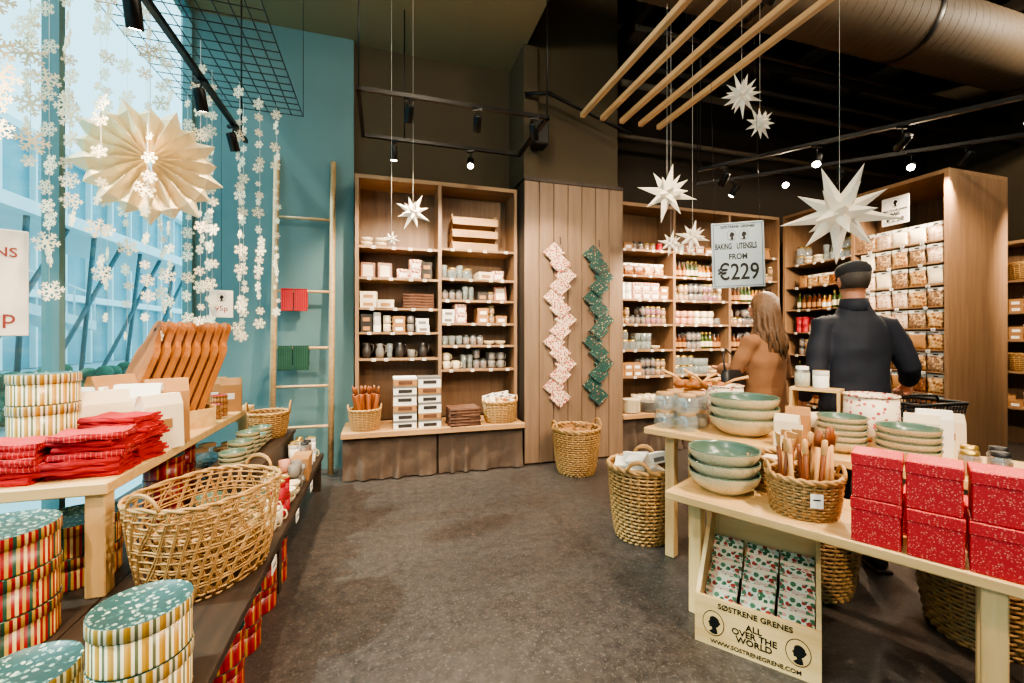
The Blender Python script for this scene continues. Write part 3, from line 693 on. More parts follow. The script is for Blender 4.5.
for k in range(12):
    a = 2*pi*k/12; r = .1 if k else 0
    inst(P['pkb' if k % 2 else 'pkw'], F[0](1.2+r*cos(a)*1.1, 4.455+r*sin(a)*.6, .57+R.uniform(0, .08)), rot=(R.uniform(-.25, .1), R.uniform(-.25, .25), AL+R.uniform(-.4, .4)), group='packets in a basket')
for k in range(6): inst(P['matf'], F[0](.80, 4.46, .481+k*.0305), AL+R.uniform(-.08, .08), group='brown textiles on the bench')

# column hangings: zigzag stack of folded cloths
def hanging(name, mat, uc, label, n):
    root = mk(name, None, F[0](uc, 4.385, 2.42), (0, 0, AL)); tag(root, label, 'hanging textile')
    xs = [-.07, 0, .07, 0]
    for k in range(n):
        b = MB(); x = xs[k % 4]; z = -k*.122-.11; hw, hh = .130, .114
        pts = [(x-hw, z), (x, z-hh), (x+hw, z), (x, z+hh)]
        yb = -.006-.010*(n-k)/n-.010*(k % 2)
        b.prism(pts, yb-.010, yb, mat)
        b.prism([(x-hw*.93, z+.006), (x, z-hh*.86), (x+hw*.93, z+.006), (x, z+.03)], yb-.015, yb-.0105, mat)
        b.tube([(x-hw*.93, yb-.013, z+.006), (x, yb-.016, z-hh*.86), (x+hw*.93, yb-.013, z+.006)], .005, mat, 6)
        mk('folded_cloth', b.mesh('cloth'), parent=root)
    mk('hook', m1(lambda b: b.tube([(0, .0, .06), (0, -.03, .06), (0, -.035, -.02)], .004, 'black', 6)), parent=root)
hanging('hanging_napkin_garland', 'crmfl', 1.86, 'garland of cream and red floral folded cloths on the column', 14)
hanging('hanging_napkin_garland', 'tealcl', 2.33, 'garland of dark teal patterned folded cloths on the column', 14)
bkf = basket(.24, .24, .46, .72, 20, 26, 2, tr=.008, label='tall round wicker basket on the floor beside column')
inst(bkf, Vector((.66, 4.42, 0)), .3)
for k in range(7):
    a = k*.9; inst(P['ctk' if k % 2 else 'pkg'], Vector((.66+.1*cos(a), 4.42+.1*sin(a), .35)), a, group='packets in the tall basket')
bkg = basket(.225, .225, .5, .74, 20, 26, 2, tr=.008, label='tall round wicker basket on the floor filled with parcels')
inst(bkg, Vector((.91, 3.02, 0)), 1.2)
for k in range(10):
    a = k*1.3; r = .05+.06*(k % 2); inst(P['ctw' if k % 3 else 'ctc'], Vector((.91+r*cos(a), 3.02+r*sin(a), .40+.05*(k % 3))), rot=(R.uniform(-.4, .4), R.uniform(-.4, .4), a), group='parcels in the floor basket')

# ------------------------------------------------------------------ back right shelving
bench('low wooden bench with brown linen skirts below back shelving', W(2.68, 4.42), AL, 2.55, .6, .48, 3)
SH = [2.48, 2.16, 1.86, 1.55, 1.23, .90]
shelf_unit('shelving_unit', 'brown wooden wall shelving with three bays of jars and bottles', W(2.68, 4.66), AL, 2.60, .36, .481, 3.05, [0, .88, 1.75, 2.60], [SH, SH, SH])
g2 = 'goods on the back shelving'
KS = [['canw', 'ctr', 'ctk', 'pkg'], ['bota', 'boto', 'both', 'bota'], ['jarh', 'jard', 'jarr'], ['mugp', 'mugw', 'mugg'], ['bota', 'jard', 'boto'], ['ctk', 'jard', 'jarh', 'canr'], ['pks', 'pkb', 'pkg'], ['jarg', 'tum', 'bowlwh']]
lay = [[6, 0, 2, 7, 5, 3], [1, 2, 3, 4, 7, 0], [5, 1, 2, 4, 6, 1]]
for bay in range(3):
    x0 = 2.68+.875*bay+.04; x1 = x0+.79
    for j, z in enumerate([2.16, 1.86, 1.55, 1.23, .90, .481]):
        row(F, x0, x1, 4.73, z, KS[lay[bay][j]], g2, .006, .11, 2, run=3)
    row(F, x0, x1, 4.76, 2.48, KS[[5, 0, 6][bay]], g2, .02, 0, 1, run=2)
    for z in SH: tags(F, x0, x1, 4.664, z, 4, 'price tags on the back shelving')
for k in range(12): inst(P['plate'], F[0](2.85, 4.54, .481+k*.013), AL, group='stacked plates')
for k in range(9): inst(P['plateg'], F[0](3.1, 4.54, .481+k*.013), AL, group='stacked plates')
for k in range(6): inst(P['bowlmid'], F[0](3.5+.36*(k//3), 4.52, .482+(k % 3)*.05), 0, sc=.8, group='bowls on the back bench')

# ------------------------------------------------------------------ right gondola
FG = (lambda a, b_, z: W(5.3+b_, a, z), AL-pi/2)
GZ = [.6, .82, 1.04, 1.26, 1.48, 1.70, 1.92, 2.14, 2.36]
shelf_unit('gondola_shelving', 'large freestanding wooden shelving unit with rows of sweets packets', W(5.3, 4.62), AL-pi/2, 1.82, .92, 0, 3.05, [0, .92, 1.82],
           [[.5, .85, 1.15, 1.45, 1.75, 2.05, 2.35], [.38]+GZ], .012)
for j, z in enumerate([.38]+GZ):
    for d_ in (0, .08):
        row(FG, 2.845, 3.67, .035+d_, z, [['pkK', 'pkS', 'pkB', 'pkS'], ['pkB', 'pkK', 'pkN', 'pkS'], ['pkN', 'pkP', 'pkB', 'pkB'], ['pkP', 'pkB', 'pkW', 'pkN']][min(3, (j*4)//9)], 'sweets packets on the gondola', .008, rnd=True)
    tags((FG[0], FG[1]), 2.86, 3.66, .004, z, 3, 'price tags on the gondola')
for j, z in enumerate([.5, .85, 1.15, 1.45, 1.75, 2.05, 2.35]):
    row(FG, 3.74, 4.5, .08, z, KS[[4, 1, 2, 5, 1, 6, 7][j]], 'goods on the gondola end bay', .008, .12, 2, run=2)
    tags((FG[0], FG[1]), 3.74, 4.5, .004, z, 4, 'price tags on the gondola')
b = MB(); b.box(-.13, .13, -.006, 0, 0, .30, 'white', bev=.002)
root = mk('sign_card', None, FG[0](3.25, -.012, 2.60), (0, 0, FG[1])); tag(root, 'white card sign with black lettering on the shelving unit', 'sign')
mk('card', b.mesh('card'), parent=root); cameo(root, 0, .235, .05, -.006)
mk('lettering', text_mesh('MIX YOUR OWN', .030, 'black', 1.0, off=.0006), (0, -.0075, .155), parent=root); mk('lettering', text_mesh('BAG', .045, 'black', off=.001), (0, -.0075, .115), parent=root); mk('lettering', text_mesh('€2.28', .07, 'black', off=.001), (0, -.0075, .05), parent=root)
FW = (lambda a, b_, z: W(7.6+b_, a, z), AL-pi/2)
shelf_unit('wall_shelving', 'brown wooden shelving against the far wall with baskets', W(7.6, 4.6), AL-pi/2, 1.9, .4, 0, 2.6, [0, .95, 1.9], [[.5, .95, 1.35, 1.7, 2.1], [.5, .95, 1.35, 1.7, 2.1]])
for z in (.5, 1.35, 1.7): row(FW, 2.76, 4.5, .1, z, ['ctk', 'pkg', 'canw', 'jard', 'ctr'], 'goods on the far wall shelving', .01, .12, 2)
bks = basket(.15, .15, .22, .8, 9, 18, 0, tr=.007, label='round wicker basket on the far shelving')
for v in (2.95, 3.35, 3.95, 4.3):
    for z in (2.1, .95): inst(bks, FW[0](v, .2, z), 0, group='baskets on the far shelving')

# ------------------------------------------------------------------ pine tables (right)
def table(name, origin, rz, w, d, h, t, legs, label, lw=.06, z0=0):
    root = mk(name, None, origin, (0, 0, rz)); tag(root, label, 'table')
    mb = MB(); mb.box(0, w, 0, d, h-t, h, 'pine', bev=.005); mk('tabletop', mb.mesh('top'), parent=root)
    for (x, y) in legs:
        mb = MB(); mb.box(x-lw/2, x+lw/2, y-lw/2, y+lw/2, z0, h-t-.001, 'pinez', bev=.004); mk('leg', mb.mesh('leg'), parent=root)
    mb = MB(); mb.box(legs[0][0]+lw/2, w-legs[0][0]-lw/2, d-.1, d-.07, h-t-.08, h-t-.002, 'pine'); mk('rail', mb.mesh('rail'), parent=root)
table('pine_table', T(-.974, 1.99), AT, 1.17, .5, .65, .04, [(.07, .44), (1.07, .06), (1.07, .45), (.07, .21)], 'low pale pine table holding red boxes and bowls')
table('pine_table', T(-1.37, 2.515), AT, 1.75, .56, .82, .04, [(.12, .135), (1.6, .08), (1.6, .48), (.12, .48)], 'taller pale pine table holding bowls and jars')
gb = 'stacked stoneware bowls'
def stack(key, pos, n, dz, sc=1, g=gb):
    for k in range(n): inst(P[key], Vector((pos.x, pos.y, pos.z+.001+k*dz)), R.uniform(0, 3), group=g, sc=sc)
stack('bowlbig', T(-.86, 2.76, .82), 3, .058)
stack('bowlmid', T(-.775, 2.2, .65), 3, .055, 1.03)
stack('bowlsm', T(-.385, 2.70, .82), 5, .03)
stack('bowlsm', T(-.14, 2.70, .82), 4, .032, 1.12)
for (a, c_) in ((-1.28, 2.62), (-1.14, 2.62), (-1.28, 2.77), (-1.14, 2.77)):
    for k in range(2): inst(P['jarbig'], T(a, c_, .821+k*.112), 0, group='glass storage jars on the table')
pot = proto('fabric_pot', 'storage pot', 'round fabric storage pot with red and cream dots', [('body', m1(lambda b: b.lathe([(0, 0), (.1, 0), (.11, .1), (.105, .24), (.1, .24), (.1, .05), (0, .04)], 'dotp', 24))), ('rim', m1(lambda b: b.tube([(.106*cos(2*pi*k/24), .106*sin(2*pi*k/24), .24) for k in range(24)], .006, 'crmfl', 6, True)))])
inst(pot, T(-1.05, 3.0, .821), sc=1.05); inst(pot, T(-.30, 2.97, .821), sc=1.1)
wb = bowl(.11, .07, 'walnut', 'oak', 'turned wooden bowl on the table', .5)
for j in range(4): inst(wb, T(-1.28, 2.96, .821+j*.045), j, group='wooden bowls')
spn = proto('wooden_brush', 'brush', 'round wooden dish brush with short handle', [('brush_head', m1(lambda b: b.ell((0, 0, .03), (.04, .04, .025), 'acacia'))), ('handle', m1(lambda b: b.tube([(0, .03, .03), (0, .09, .05), (0, .16, .055)], [.008, .007, .009], 'oak', 8)))])
for k in range(9): inst(spn, T(-1.33+.03*k, 2.95+.03*(k % 3), 1.03), group='wooden brushes', rot=(R.uniform(0, .5), 0, k*1.3), sc=1.2)
root = mk('wooden_riser', None, T(-.665, 2.93), (0, 0, AT)); tag(root, 'small open pine display riser on the table', 'display riser')
mk('top_board', m1(lambda b: b.box(0, .24, 0, .14, 1.085, 1.1, 'pine')), parent=root)
for x in (0, .225): mk('side_board', m1(lambda b: b.box(x, x+.015, 0, .14, .821, 1.084, 'pinez')), parent=root)
pbc = paperbag(.13, .2, .07, 'paper', 'cream paper bag with folded top standing on the table'); pbk = paperbag(.13, .24, .08, 'kraft', 'kraft paper bag with white label standing upright'); pbw = paperbag(.13, .22, .07, 'white', 'white paper bag with kraft label standing upright')
for k in range(3): inst(pbk if k == 1 else pbc, T(-.60+.03*k, 2.60+.08*k, .821), AT+.3*k, group='paper bags on the tall table', sc=.85)
for k in range(3): inst(pbc if k != 1 else pbw, T(-.10+.04*k, 2.89+.05*k, .821), AT+.2*k, group='paper bags on the tall table')
row((lambda a, b_, z: T(a, b_, z), AT), .02, .3, 2.62, .82, ['jarh', 'jard', 'ctk'], 'small goods on the tall table', .015, .12)
row((lambda a, b_, z: T(a, b_, z), AT), -.655, -.43, 3.0, 1.101, ['jarw', 'canw'], 'small goods on the riser', .01)
# red gift boxes
gbx = proto('gift_box', 'gift box', 'red floral patterned square gift box with lid', [('body', m1(lambda b: b.box(-.0685, .0685, -.0685, .0685, 0, .155, 'redfl', bev=.003))), ('lid', m1(lambda b: b.box(-.071, .071, -.071, .071, .118, .160, 'redfl', bev=.003)))])
for i in range(3):
    for k in range(2): inst(gbx, T(-.19+.150*i+R.uniform(-.002, .002), 2.068+R.uniform(-.004, .004), .651+k*.162), AT+R.uniform(-.05, .05), group='red gift boxes stacked on the table')
inst(gbx, T(.1, 2.25, .651), AT+.1, group='red gift boxes stacked on the table'); inst(gbx, T(-.06, 2.25, .651), AT, group='red gift boxes stacked on the table')
ub = basket(.135, .125, .16, .85, 12, 24, 2, tr=.0055, label='round wicker basket of wooden utensils with white tag', liner=True)
ub['parts'].append(('price_tag', m1(lambda b: (b.box(-.022, .022, -.003, 0, 0, .055, 'white'), b.box(-.013, .013, -.004, -.003, .03, .035, 'black'))), (-.0, -.145, .07)))
inst(ub, T(-.44, 2.17, .651), AT+.5)
def utensil(kind):
    def hd(b): b.tube([(0, 0, 0), (0, 0, .12), (0, 0, .27)], [.006, .008, .010], 'oak' if kind % 2 else 'walnut', 8)
    def tip(b):
        if kind == 1: b.lathe([(0, .27), (.014, .27), (.017, .30), (.012, .335), (0, .34)], 'walnut', 12, ex=1, ey=.6)
        elif kind == 0: b.prism([(-.01, .26), (.01, .26), (.024, .33), (-.024, .33)], -.003, .003, 'oak')
        else: b.lathe([(.011, .262), (.012, .285), (.010, .32), (0, .325)], 'oak', 10)
    return proto('wooden_utensil', 'kitchen utensil', 'wooden kitchen utensil standing in the basket', [('handle', m1(hd)), ('head', m1(tip))])
us = [utensil(0), utensil(1), utensil(2), utensil(3)]
for k in range(22):
    a = 2.399*k; r = .022*math.sqrt(k)
    inst(us[k % 4], T(-.44+r*cos(a), 2.17+r*sin(a), .665), rot=(R.uniform(-.1, .1), R.uniform(-.1, .1), R.uniform(0, 3)), group='wooden utensils in a basket', sc=R.uniform(.85, 1.08))
inst(basket(.13, .1, .16, .85, 10, 22, 0, tr=.006, label='small wicker basket at the back of the table'), T(-.60, 2.39, .651), AT)
for k in range(5): inst(P['ctc'], T(-.60+.03*(k % 3)-.03, 2.39, .70+.015*k), rot=(R.uniform(-.3, .3), R.uniform(-.3, .3), AT), group='small boxes in the back basket', sc=.6)
# crate
CR = radians(-35)
root = mk('wooden_crate', None, Vector((.855, 2.0, 0)), (0, 0, CR)); tag(root, 'open pale wooden crate printed with black lettering and cameos', 'crate')
cw, cd = .475, .40; fh = .215
def cr(x, y, z): return Vector((.855+x*cos(CR)-y*sin(CR), 2.0+x*sin(CR)+y*cos(CR), z))
mk('front_board', m1(lambda b: b.box(0, cw, -.018, 0, 0, fh, 'pine')), parent=root)
mk('back_board', m1(lambda b: b.box(0, cw, cd, cd+.018, 0, .50, 'pine')), parent=root)
for x in (0, cw-.018): mk('side_board', m1(lambda b: b.add([(x, 0, 0), (x+.018, 0, 0), (x+.018, cd, 0), (x, cd, 0), (x, 0, fh), (x+.018, 0, fh), (x+.018, cd*.8, .50), (x, cd*.8, .50), (x, cd, .50), (x+.018, cd, .50)], [(0, 1, 5, 4), (0, 4, 7, 8, 3), (1, 2, 9, 6, 5), (4, 5, 6, 7), (7, 6, 9, 8), (3, 8, 9, 2), (0, 3, 2, 1)], 'pinez')), parent=root)
mk('base_board', m1(lambda b: b.box(.018, cw-.018, 0, cd, 0, .015, 'pine')), parent=root)
cameo(root, .078, .105, .056, -.0185, 'black', 'pine'); cameo(root, .397, .105, .056, -.0185, 'black', 'pine')
mk('lettering', text_mesh('ALL\nOVER THE\nWORLD', .037, 'black', .85, off=.0008), (.2375, -.0195, .102), parent=root)
mk('lettering', text_mesh('SØSTRENE GRENES', .033, 'black', off=.0006), (.2375, -.0195, .188), parent=root)
mk('lettering', text_mesh('WWW.SOSTRENEGRENE.COM', .025, 'black', off=.0004), (.2375, -.0195, .024), parent=root)
npk = proto('napkin_pack', 'napkin pack', 'pack of paper napkins with green and pink floral print', m1(lambda b: (b.box(-.068, .068, -.068, .068, 0, .022, 'mixfl', bev=.003), b.box(-.068, .068, -.008, .008, .0222, .023, 'paper'))))
for ci, cx in enumerate((.090, .2375, .385)):
    for k in range(5): inst(npk, cr(cx+R.uniform(-.004, .004), .075+.066*k, .115+.042*k+R.uniform(0, .006)), rot=Euler((radians(30+R.uniform(-3, 3)), radians(R.uniform(-2, 2)), CR+R.uniform(-.05, .05))), group='napkin packs in the crate')
inst(basket(.26, .24, .34, .78, 16, 26, 2, tr=.007, label='large round wicker basket on the floor under the table'), T(.12, 3.0, 0), 0)
inst(basket(.22, .22, .36, .78, 16, 26, 2, tr=.007, label='round wicker basket on the floor under the table'), T(-.55, 2.9, 0), 0)

# ------------------------------------------------------------------ left display
root = mk('display_platform', None, W(-1.7, 1.0), (0, 0, AL)); tag(root, 'low dark wooden display platform along the window', 'display platform')
mk('platform_top', m1(lambda b: [b.box(.295*i, .295*i+.29, 0, 3.3, .28, .32, 'darkwood', bev=.003) for i in range(4)]), parent=root)
for x in (.03, 1.1):
    for y in (.05, 1.6, 3.2): mk('leg', m1(lambda b: b.box(x, x+.06, y, y+.06, 0, .279, 'darkwood')), parent=root)
mk('back_board', m1(lambda b: b.box(.1, .12, .1, 3.2, 0, .279, 'darkwood')), parent=root)
table('pine_table', W(-1.70, 2.16), AL, .62, 2.1, .8, .05, [(.05, .06), (.565, .06), (.05, 2.0), (.565, 2.0)], 'long pale pine table along the window holding napkins and boards', .07, .321)
root = mk('display_box', None, W(-1.04, 3.0), (0, 0, AL)); tag(root, 'dark wooden riser box on the platform', 'display box')
mk('box_top', m1(lambda b: b.box(0, .3, 0, 1.2, .55, .58, 'darkwood')), parent=root); mk('box_body', m1(lambda b: b.box(.015, .285, .015, 1.185, .321, .549, 'darkwood')), parent=root)

t_red = tin('cake_tin', .165, .135, 'redst', 'tealfl', 'large round cake tin with red, green and gold stripes')
t_gold = tin('cake_tin', .125, .14, 'goldst', 'tealfl', 'round cake tin with gold stripes and teal floral lid')
t_gr = tin('cake_tin', .15, .14, 'greenst', 'tealfl', 'round cake tin with green, cream and gold stripes')
t_rs = tin('cake_tin', .1, .12, 'redst2', 'tealfl', 'small round red striped cake tin with teal floral lid')
def tins(p, u, v, z, n, g='striped cake tins'):
    for k in range(n): inst(p, W(u, v, z+.001+k*(p['h']+.002)), R.uniform(0, 6), group=g)
tins(t_red, -1.30, 1.96, .32, 3); tins(t_red, -1.33, 2.42, .32, 2); tins(t_gold, -.69, 1.55, .32, 2); tins(t_gold, -.97, 1.55, .32, 1)
tins(t_gr, -1.36, 1.6, .32, 1)
tins(t_rs, -.63, 1.95, 0, 2); tins(t_rs, -.63, 2.2, 0, 2); tins(t_rs, -.63, 2.5, 0, 2); tins(t_rs, -.63, 2.75, 0, 2)
tins(t_gold, -1.53, 2.58, .8, 3)
gn = 'red napkins piled on the table'
for (u, v, n, a_) in ((-1.46, 2.30, 6, 0), (-1.215, 2.33, 7, .1), (-1.21, 2.56, 8, -.1)):
    for k in range(n): inst(P['napk' if R.random() < .45 else 'napk2'], W(u+R.uniform(-.018, .018), v+R.uniform(-.018, .018), .801+k*.027), AL+a_+R.uniform(-.2, .2), group=gn)
for k, (u, v, m_, s_) in enumerate(((-1.14, 2.73, pbc, 1.45), (-1.26, 2.80, pbw, 1.55), (-1.37, 2.72, pbc, 1.6), (-1.50, 2.80, pbw, 1.5), (-1.17, 2.88, pbk, 1.5), (-1.42, 2.88, pbk, 1.6))):
    inst(m_, W(u, v, .801), AL+.45+[.5, -.35, .3, -.5, .1, .6][k], group='paper bags on the window table', sc=s_)
br = AL-radians(39)
root = mk('board_rack', None, W(-1.36, 3.16, .801), (0, 0, br)); tag(root, 'open pine box holding cutting boards on the table', 'display box')
for nm, bb in (('front_board', (-.12, .12, -.27, -.258, 0, .10)), ('back_board', (-.12, .12, .3, .312, 0, .14)), ('side_board', (-.12, -.108, -.257, .299, 0, .12)), ('side_board', (.108, .12, -.257, .299, 0, .12)), ('base_board', (-.107, .107, -.257, .299, 0, .01))):
    mk(nm, m1(lambda b: b.box(*bb, 'pine')), parent=root)
def board(b):
    w = .080; L = .44
    right = [(w, 0), (w, L*.88), (w*.96, L*.93), (w*.85, L*.975), (w*.66, L+.005), (.044, L+.02), (.040, L+.06), (.040, L+.085), (.034, L+.105), (.022, L+.12), (.008, L+.126)]
    b.prism([(x, z) for x, z in right]+[(-x, z) for x, z in right[::-1]], 0, .028, 'acacia')
    b.lathe([(0, 0), (.010, 0)], 'plast', 12, Matrix.Translation((0, -.0008, L+.08)) @ Matrix.Rotation(pi/2, 4, 'X'))
pr = proto('cutting_board', 'cutting board', 'brown wooden cutting board with handle leaning in a row', m1(board))
for k in range(8):
    dy = -.235+.058*k; p_ = W(-1.36, 3.16, .813)+Vector((-sin(br)*dy, cos(br)*dy, 0))
    inst(pr, p_, rot=(radians(-22), 0, br+R.uniform(-.02, .02)), group='cutting boards leaning in a row', sc=(1.2, 1.25, 1.30))
for k, (u, v) in enumerate(((-1.3, 4.05), (-1.16, 3.93), (-1.46, 4.0))): inst(pbk, W(u, v, .801), AL+.2*k, group='kraft paper bags on the window table', sc=1.1)
rt = tin('small_tin', .055, .05, 'redst', 'red', 'small round red and white tin')
for (u, v, n) in ((-1.18, 3.60, 2), (-1.18, 3.73, 3), (-1.31, 3.68, 2)): tins(rt, u, v, .8, n, 'small red tins on the table')
bgl = basket(.29, .235, .40, .76, 16, 30, 2, True, .0046, 'large open weave wicker basket on the platform', False, hh_=.2, pw=2.8)
inst(bgl, W(-.755, 2.26, .321), AL+radians(62))
inst(basket(.19, .16, .2, .7, 12, 24, 0, tr=.005, label='small wicker basket nested inside the large basket'), W(-.755, 2.26, .34), .4)
inst(basket(.15, .14, .2, .75, 12, 22, 2, tr=.005, label='wicker basket with handles on the dark riser box', hh_=.5), W(-.89, 3.92, .581), .4)
for k, v in enumerate((3.08, 3.24, 3.40, 3.56, 3.71)):
    stack('bowlsm', W(-.9, v, .58), 3+(k % 3), .028, .72, 'bowls on the riser box')
FL_ = (lambda a, b_, z: W(b_, a, z), AL)
row(FL_, 2.62, 4.2, -.60, .32, ['mugw', 'canr', 'bowlwh', 'mugg', 'ctk', 'jard', 'canw'], 'goods along the platform edge', .01, run=2, stack=2)
row(FL_, 2.98, 4.2, -.69, .32, ['canw', 'jarh', 'mugp', 'bowlwh'], 'goods along the platform edge', .01, run=2, stack=2)
for (u, v) in ((-.74, 2.82), (-.94, 2.84)): stack('bowlsm', W(u, v, .32), 5, .028, .85, 'bowls on the platform')
for k in range(4):
    for j in range(2): inst(P['jarbig'], W(-1.3+.15*(k % 2), 3.7+.16*(k//2), .321+j*.125), 0, group='glass jars under the table', sc=1.1)
tins(t_rs, -1.25, 3.05, .32, 3); tins(t_rs, -1.3, 3.35, .32, 3)
ptm = m1(lambda b: (b.box(-.045, .045, -.003, 0, 0, .06, 'white'), b.box(-.025, .025, -.004, -.003, .025, .035, 'black')))
for v in (2.35, 2.95, 3.5):
    o = mk('price_tag', ptm, W(-.512, v, .25), (0, 0, AL+pi/2)); tag(o, 'white price card on the platform edge', 'price tag', 'price cards on the platform')

# ladder with textiles
root = mk('wooden_ladder', None, W(-1.03, 4.62), (0, 0, AL)); tag(root, 'tall pale wooden ladder leaning on the teal wall', 'ladder')
for x in (0, .53): mk('side_rail', m1(lambda b: b.tube([(x, 0, .02), (x, .24, 3.22)], .028, 'pole', 10)), parent=root)
for z in (.5, .9, 1.28, 1.85, 2.6): mk('rung', m1(lambda b: b.tube([(0, z*.075, z), (.53, z*.075, z)], .014, 'pole', 8)), parent=root)
def towel(mat, z, x0, x1, hgt, label):
    y = 4.62+z*.075; b = MB(); b.box(x0, x1, -.026, -.016, -hgt, .012, mat, bev=.004); b.box(x0, x1, .016, .026, -hgt*.8, .012, mat, bev=.004); b.box(x0, x1, -.026, .026, .015, .024, mat)
    o = mk('hanging_towel', b.mesh('towel'), W(-1.03, y, z), (0, 0, AL)); tag(o, label, 'towel')
towel('redc', 1.85, .06, .17, .2, 'red checked towel folded over the ladder rung'); towel('redc', 1.85, .18, .30, .2, 'red checked towel folded over the ladder rung')
towel('greenc', 1.28, .04, .17, .22, 'dark green checked towel hanging over the ladder rung'); towel('greenc', 1.28, .18, .32, .22, 'dark green checked towel hanging over the ladder rung')

# ------------------------------------------------------------------ snowflake garlands
def flake(r):
    b = MB()
    for k in range(6):
        X = Matrix.Rotation(pi/3*k, 4, 'Y'); t = r*.09
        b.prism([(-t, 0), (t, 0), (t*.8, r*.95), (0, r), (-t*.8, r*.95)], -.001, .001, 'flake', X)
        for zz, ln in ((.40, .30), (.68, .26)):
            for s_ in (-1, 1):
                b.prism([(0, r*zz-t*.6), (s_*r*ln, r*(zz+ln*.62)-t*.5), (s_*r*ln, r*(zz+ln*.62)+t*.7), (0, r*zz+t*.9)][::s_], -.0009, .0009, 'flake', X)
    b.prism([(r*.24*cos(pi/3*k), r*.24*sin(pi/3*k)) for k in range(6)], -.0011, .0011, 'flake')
    return b.mesh('snowflake')
FL = [flake(.025), flake(.036), flake(.05)]
def garland(u, v, z0, z1, n, big=1.0, label='string of pale paper snowflakes hanging by the window'):
    top = 3.35 if v > 2.2 and u > -1.6 and v < 4.2 and u < -.68 else 4.56
    root = mk('snowflake_garland', None, W(u, v, top)); tag(root, label, 'garland', 'snowflake garlands')
    mk('thread', m1(lambda b: b.tube([(0, 0, 0), (0, 0, z0-top)], .0011, 'white', 4)), parent=root)
    z = z0
    while z < z1 and z < top-.05:
        s = R.choice([0, 1, 1, 2, 2]); mk('snowflake', FL[s], (R.uniform(-.015, .015), -.004, z-top), (R.uniform(-.2, .2), R.uniform(0, 1), R.uniform(-.7, .9)), root, big)
        z += (z1-z0)/n*R.uniform(.5, 1.5)
for (u, v, z0, z1, n, bg) in (
    (-1.3, 1.75, 1.9, 3.0, 12, 1.0), (-1.42, 1.95, 1.5, 3.2, 13, .9), (-1.25, 1.9, 2.1, 3.2, 13, 1.1), (-1.35, 2.2, 2.1, 3.3, 20, 1.1), (-1.28, 2.3, 1.9, 3.3, 20, 1.1), (-1.42, 2.42, 1.6, 3.3, 14, 1),
    (-1.3, 2.55, 1.7, 3.3, 14, 1), (-1.2, 2.75, 1.5, 3.3, 14, 1.0), (-1.45, 2.9, 1.5, 3.3, 13, 1.1), (-1.3, 3.15, 1.4, 3.3, 15, 1.0), (-1.15, 3.3, 1.5, 3.3, 15, .95), (-1.4, 3.5, 1.3, 3.3, 15, 1.1), (-1.5, 3.2, 1.4, 3.3, 13, 1.1),
    (-1.2, 3.65, 1.35, 3.3, 17, 1), (-1.05, 3.75, 1.4, 3.3, 17, 1), (-1.3, 3.85, 1.3, 3.3, 17, 1), (-.95, 3.9, 1.5, 3.3, 18, .95), (-.85, 4.0, 1.6, 3.3, 18, .85), (-1.5, 4.05, 1.3, 3.3, 17, 1), (-1.12, 4.1, 1.4, 3.3, 18, .9)):
    garland(u, v, z0, z1, n, bg)

# ------------------------------------------------------------------ paper stars
def paper_star(loc, r, top, label, rz=0.0, n=8, seed=0):
    root = mk('paper_star', None, loc, (0, 0, rz)); tag(root, label, 'paper star')
    b = MB(); r0 = r*.16; dirs = []
    for k in range(n): dirs.append((Vector((sin(2*pi*k/n+.2+seed), 0, cos(2*pi*k/n+.2+seed))), r*(1 if k % 2 == 0 else .82)))
    for s_ in (-1, 1):
        for k in range(5): dirs.append((Vector((sin(2*pi*k/5+.5)*.75, s_*.8, cos(2*pi*k/5+.5)*.75)).normalized(), r*.72))
        dirs.append((Vector((0, s_, 0)), r*.6))
    for d, L in dirs:
        X = d.to_track_quat('Z', 'Y').to_matrix().to_4x4()
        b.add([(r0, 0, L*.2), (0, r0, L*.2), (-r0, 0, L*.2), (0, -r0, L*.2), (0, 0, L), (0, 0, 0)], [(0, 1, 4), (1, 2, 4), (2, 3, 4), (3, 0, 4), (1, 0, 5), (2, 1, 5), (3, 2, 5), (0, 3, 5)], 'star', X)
    mk('star_body', b.mesh('star'), parent=root)
    mk('cord', m1(lambda b: b.tube([(0, 0, r*.3), (0, 0, top-loc[2])], .0013, 'white', 5)), parent=root)
paper_star((1.37, 3.8, 2.66), .27, 4.34, 'white pointed paper star hanging from the ceiling'); paper_star((-.92, 4.0, 2.55), .18, 4.57, 'small white paper star hanging in front of the bookcase', seed=.3)
paper_star((-1.12, 4.0, 2.30), .08, 4.57, 'tiny white paper star hanging in front of the bookcase')
paper_star((1.71, 3.2, 3.19), .18, 5.7, 'white pointed paper star hanging from the ceiling', .2, 9, .1); paper_star((1.96, 3.4, 3.08), .15, 5.7, 'white pointed paper star hanging from the ceiling', .5, 8, .5)
paper_star((1.98, 2.6, 2.14), .31, 5.7, 'very large white paper star hanging from the ceiling', -.5, 9, .2); paper_star((1.70, 4.05, 2.33), .17, 4.42, 'small cream paper star hanging near the sign')
paper_star((1.46, 3.95, 2.25), .13, 4.40, 'small cream paper star hanging near the sign')
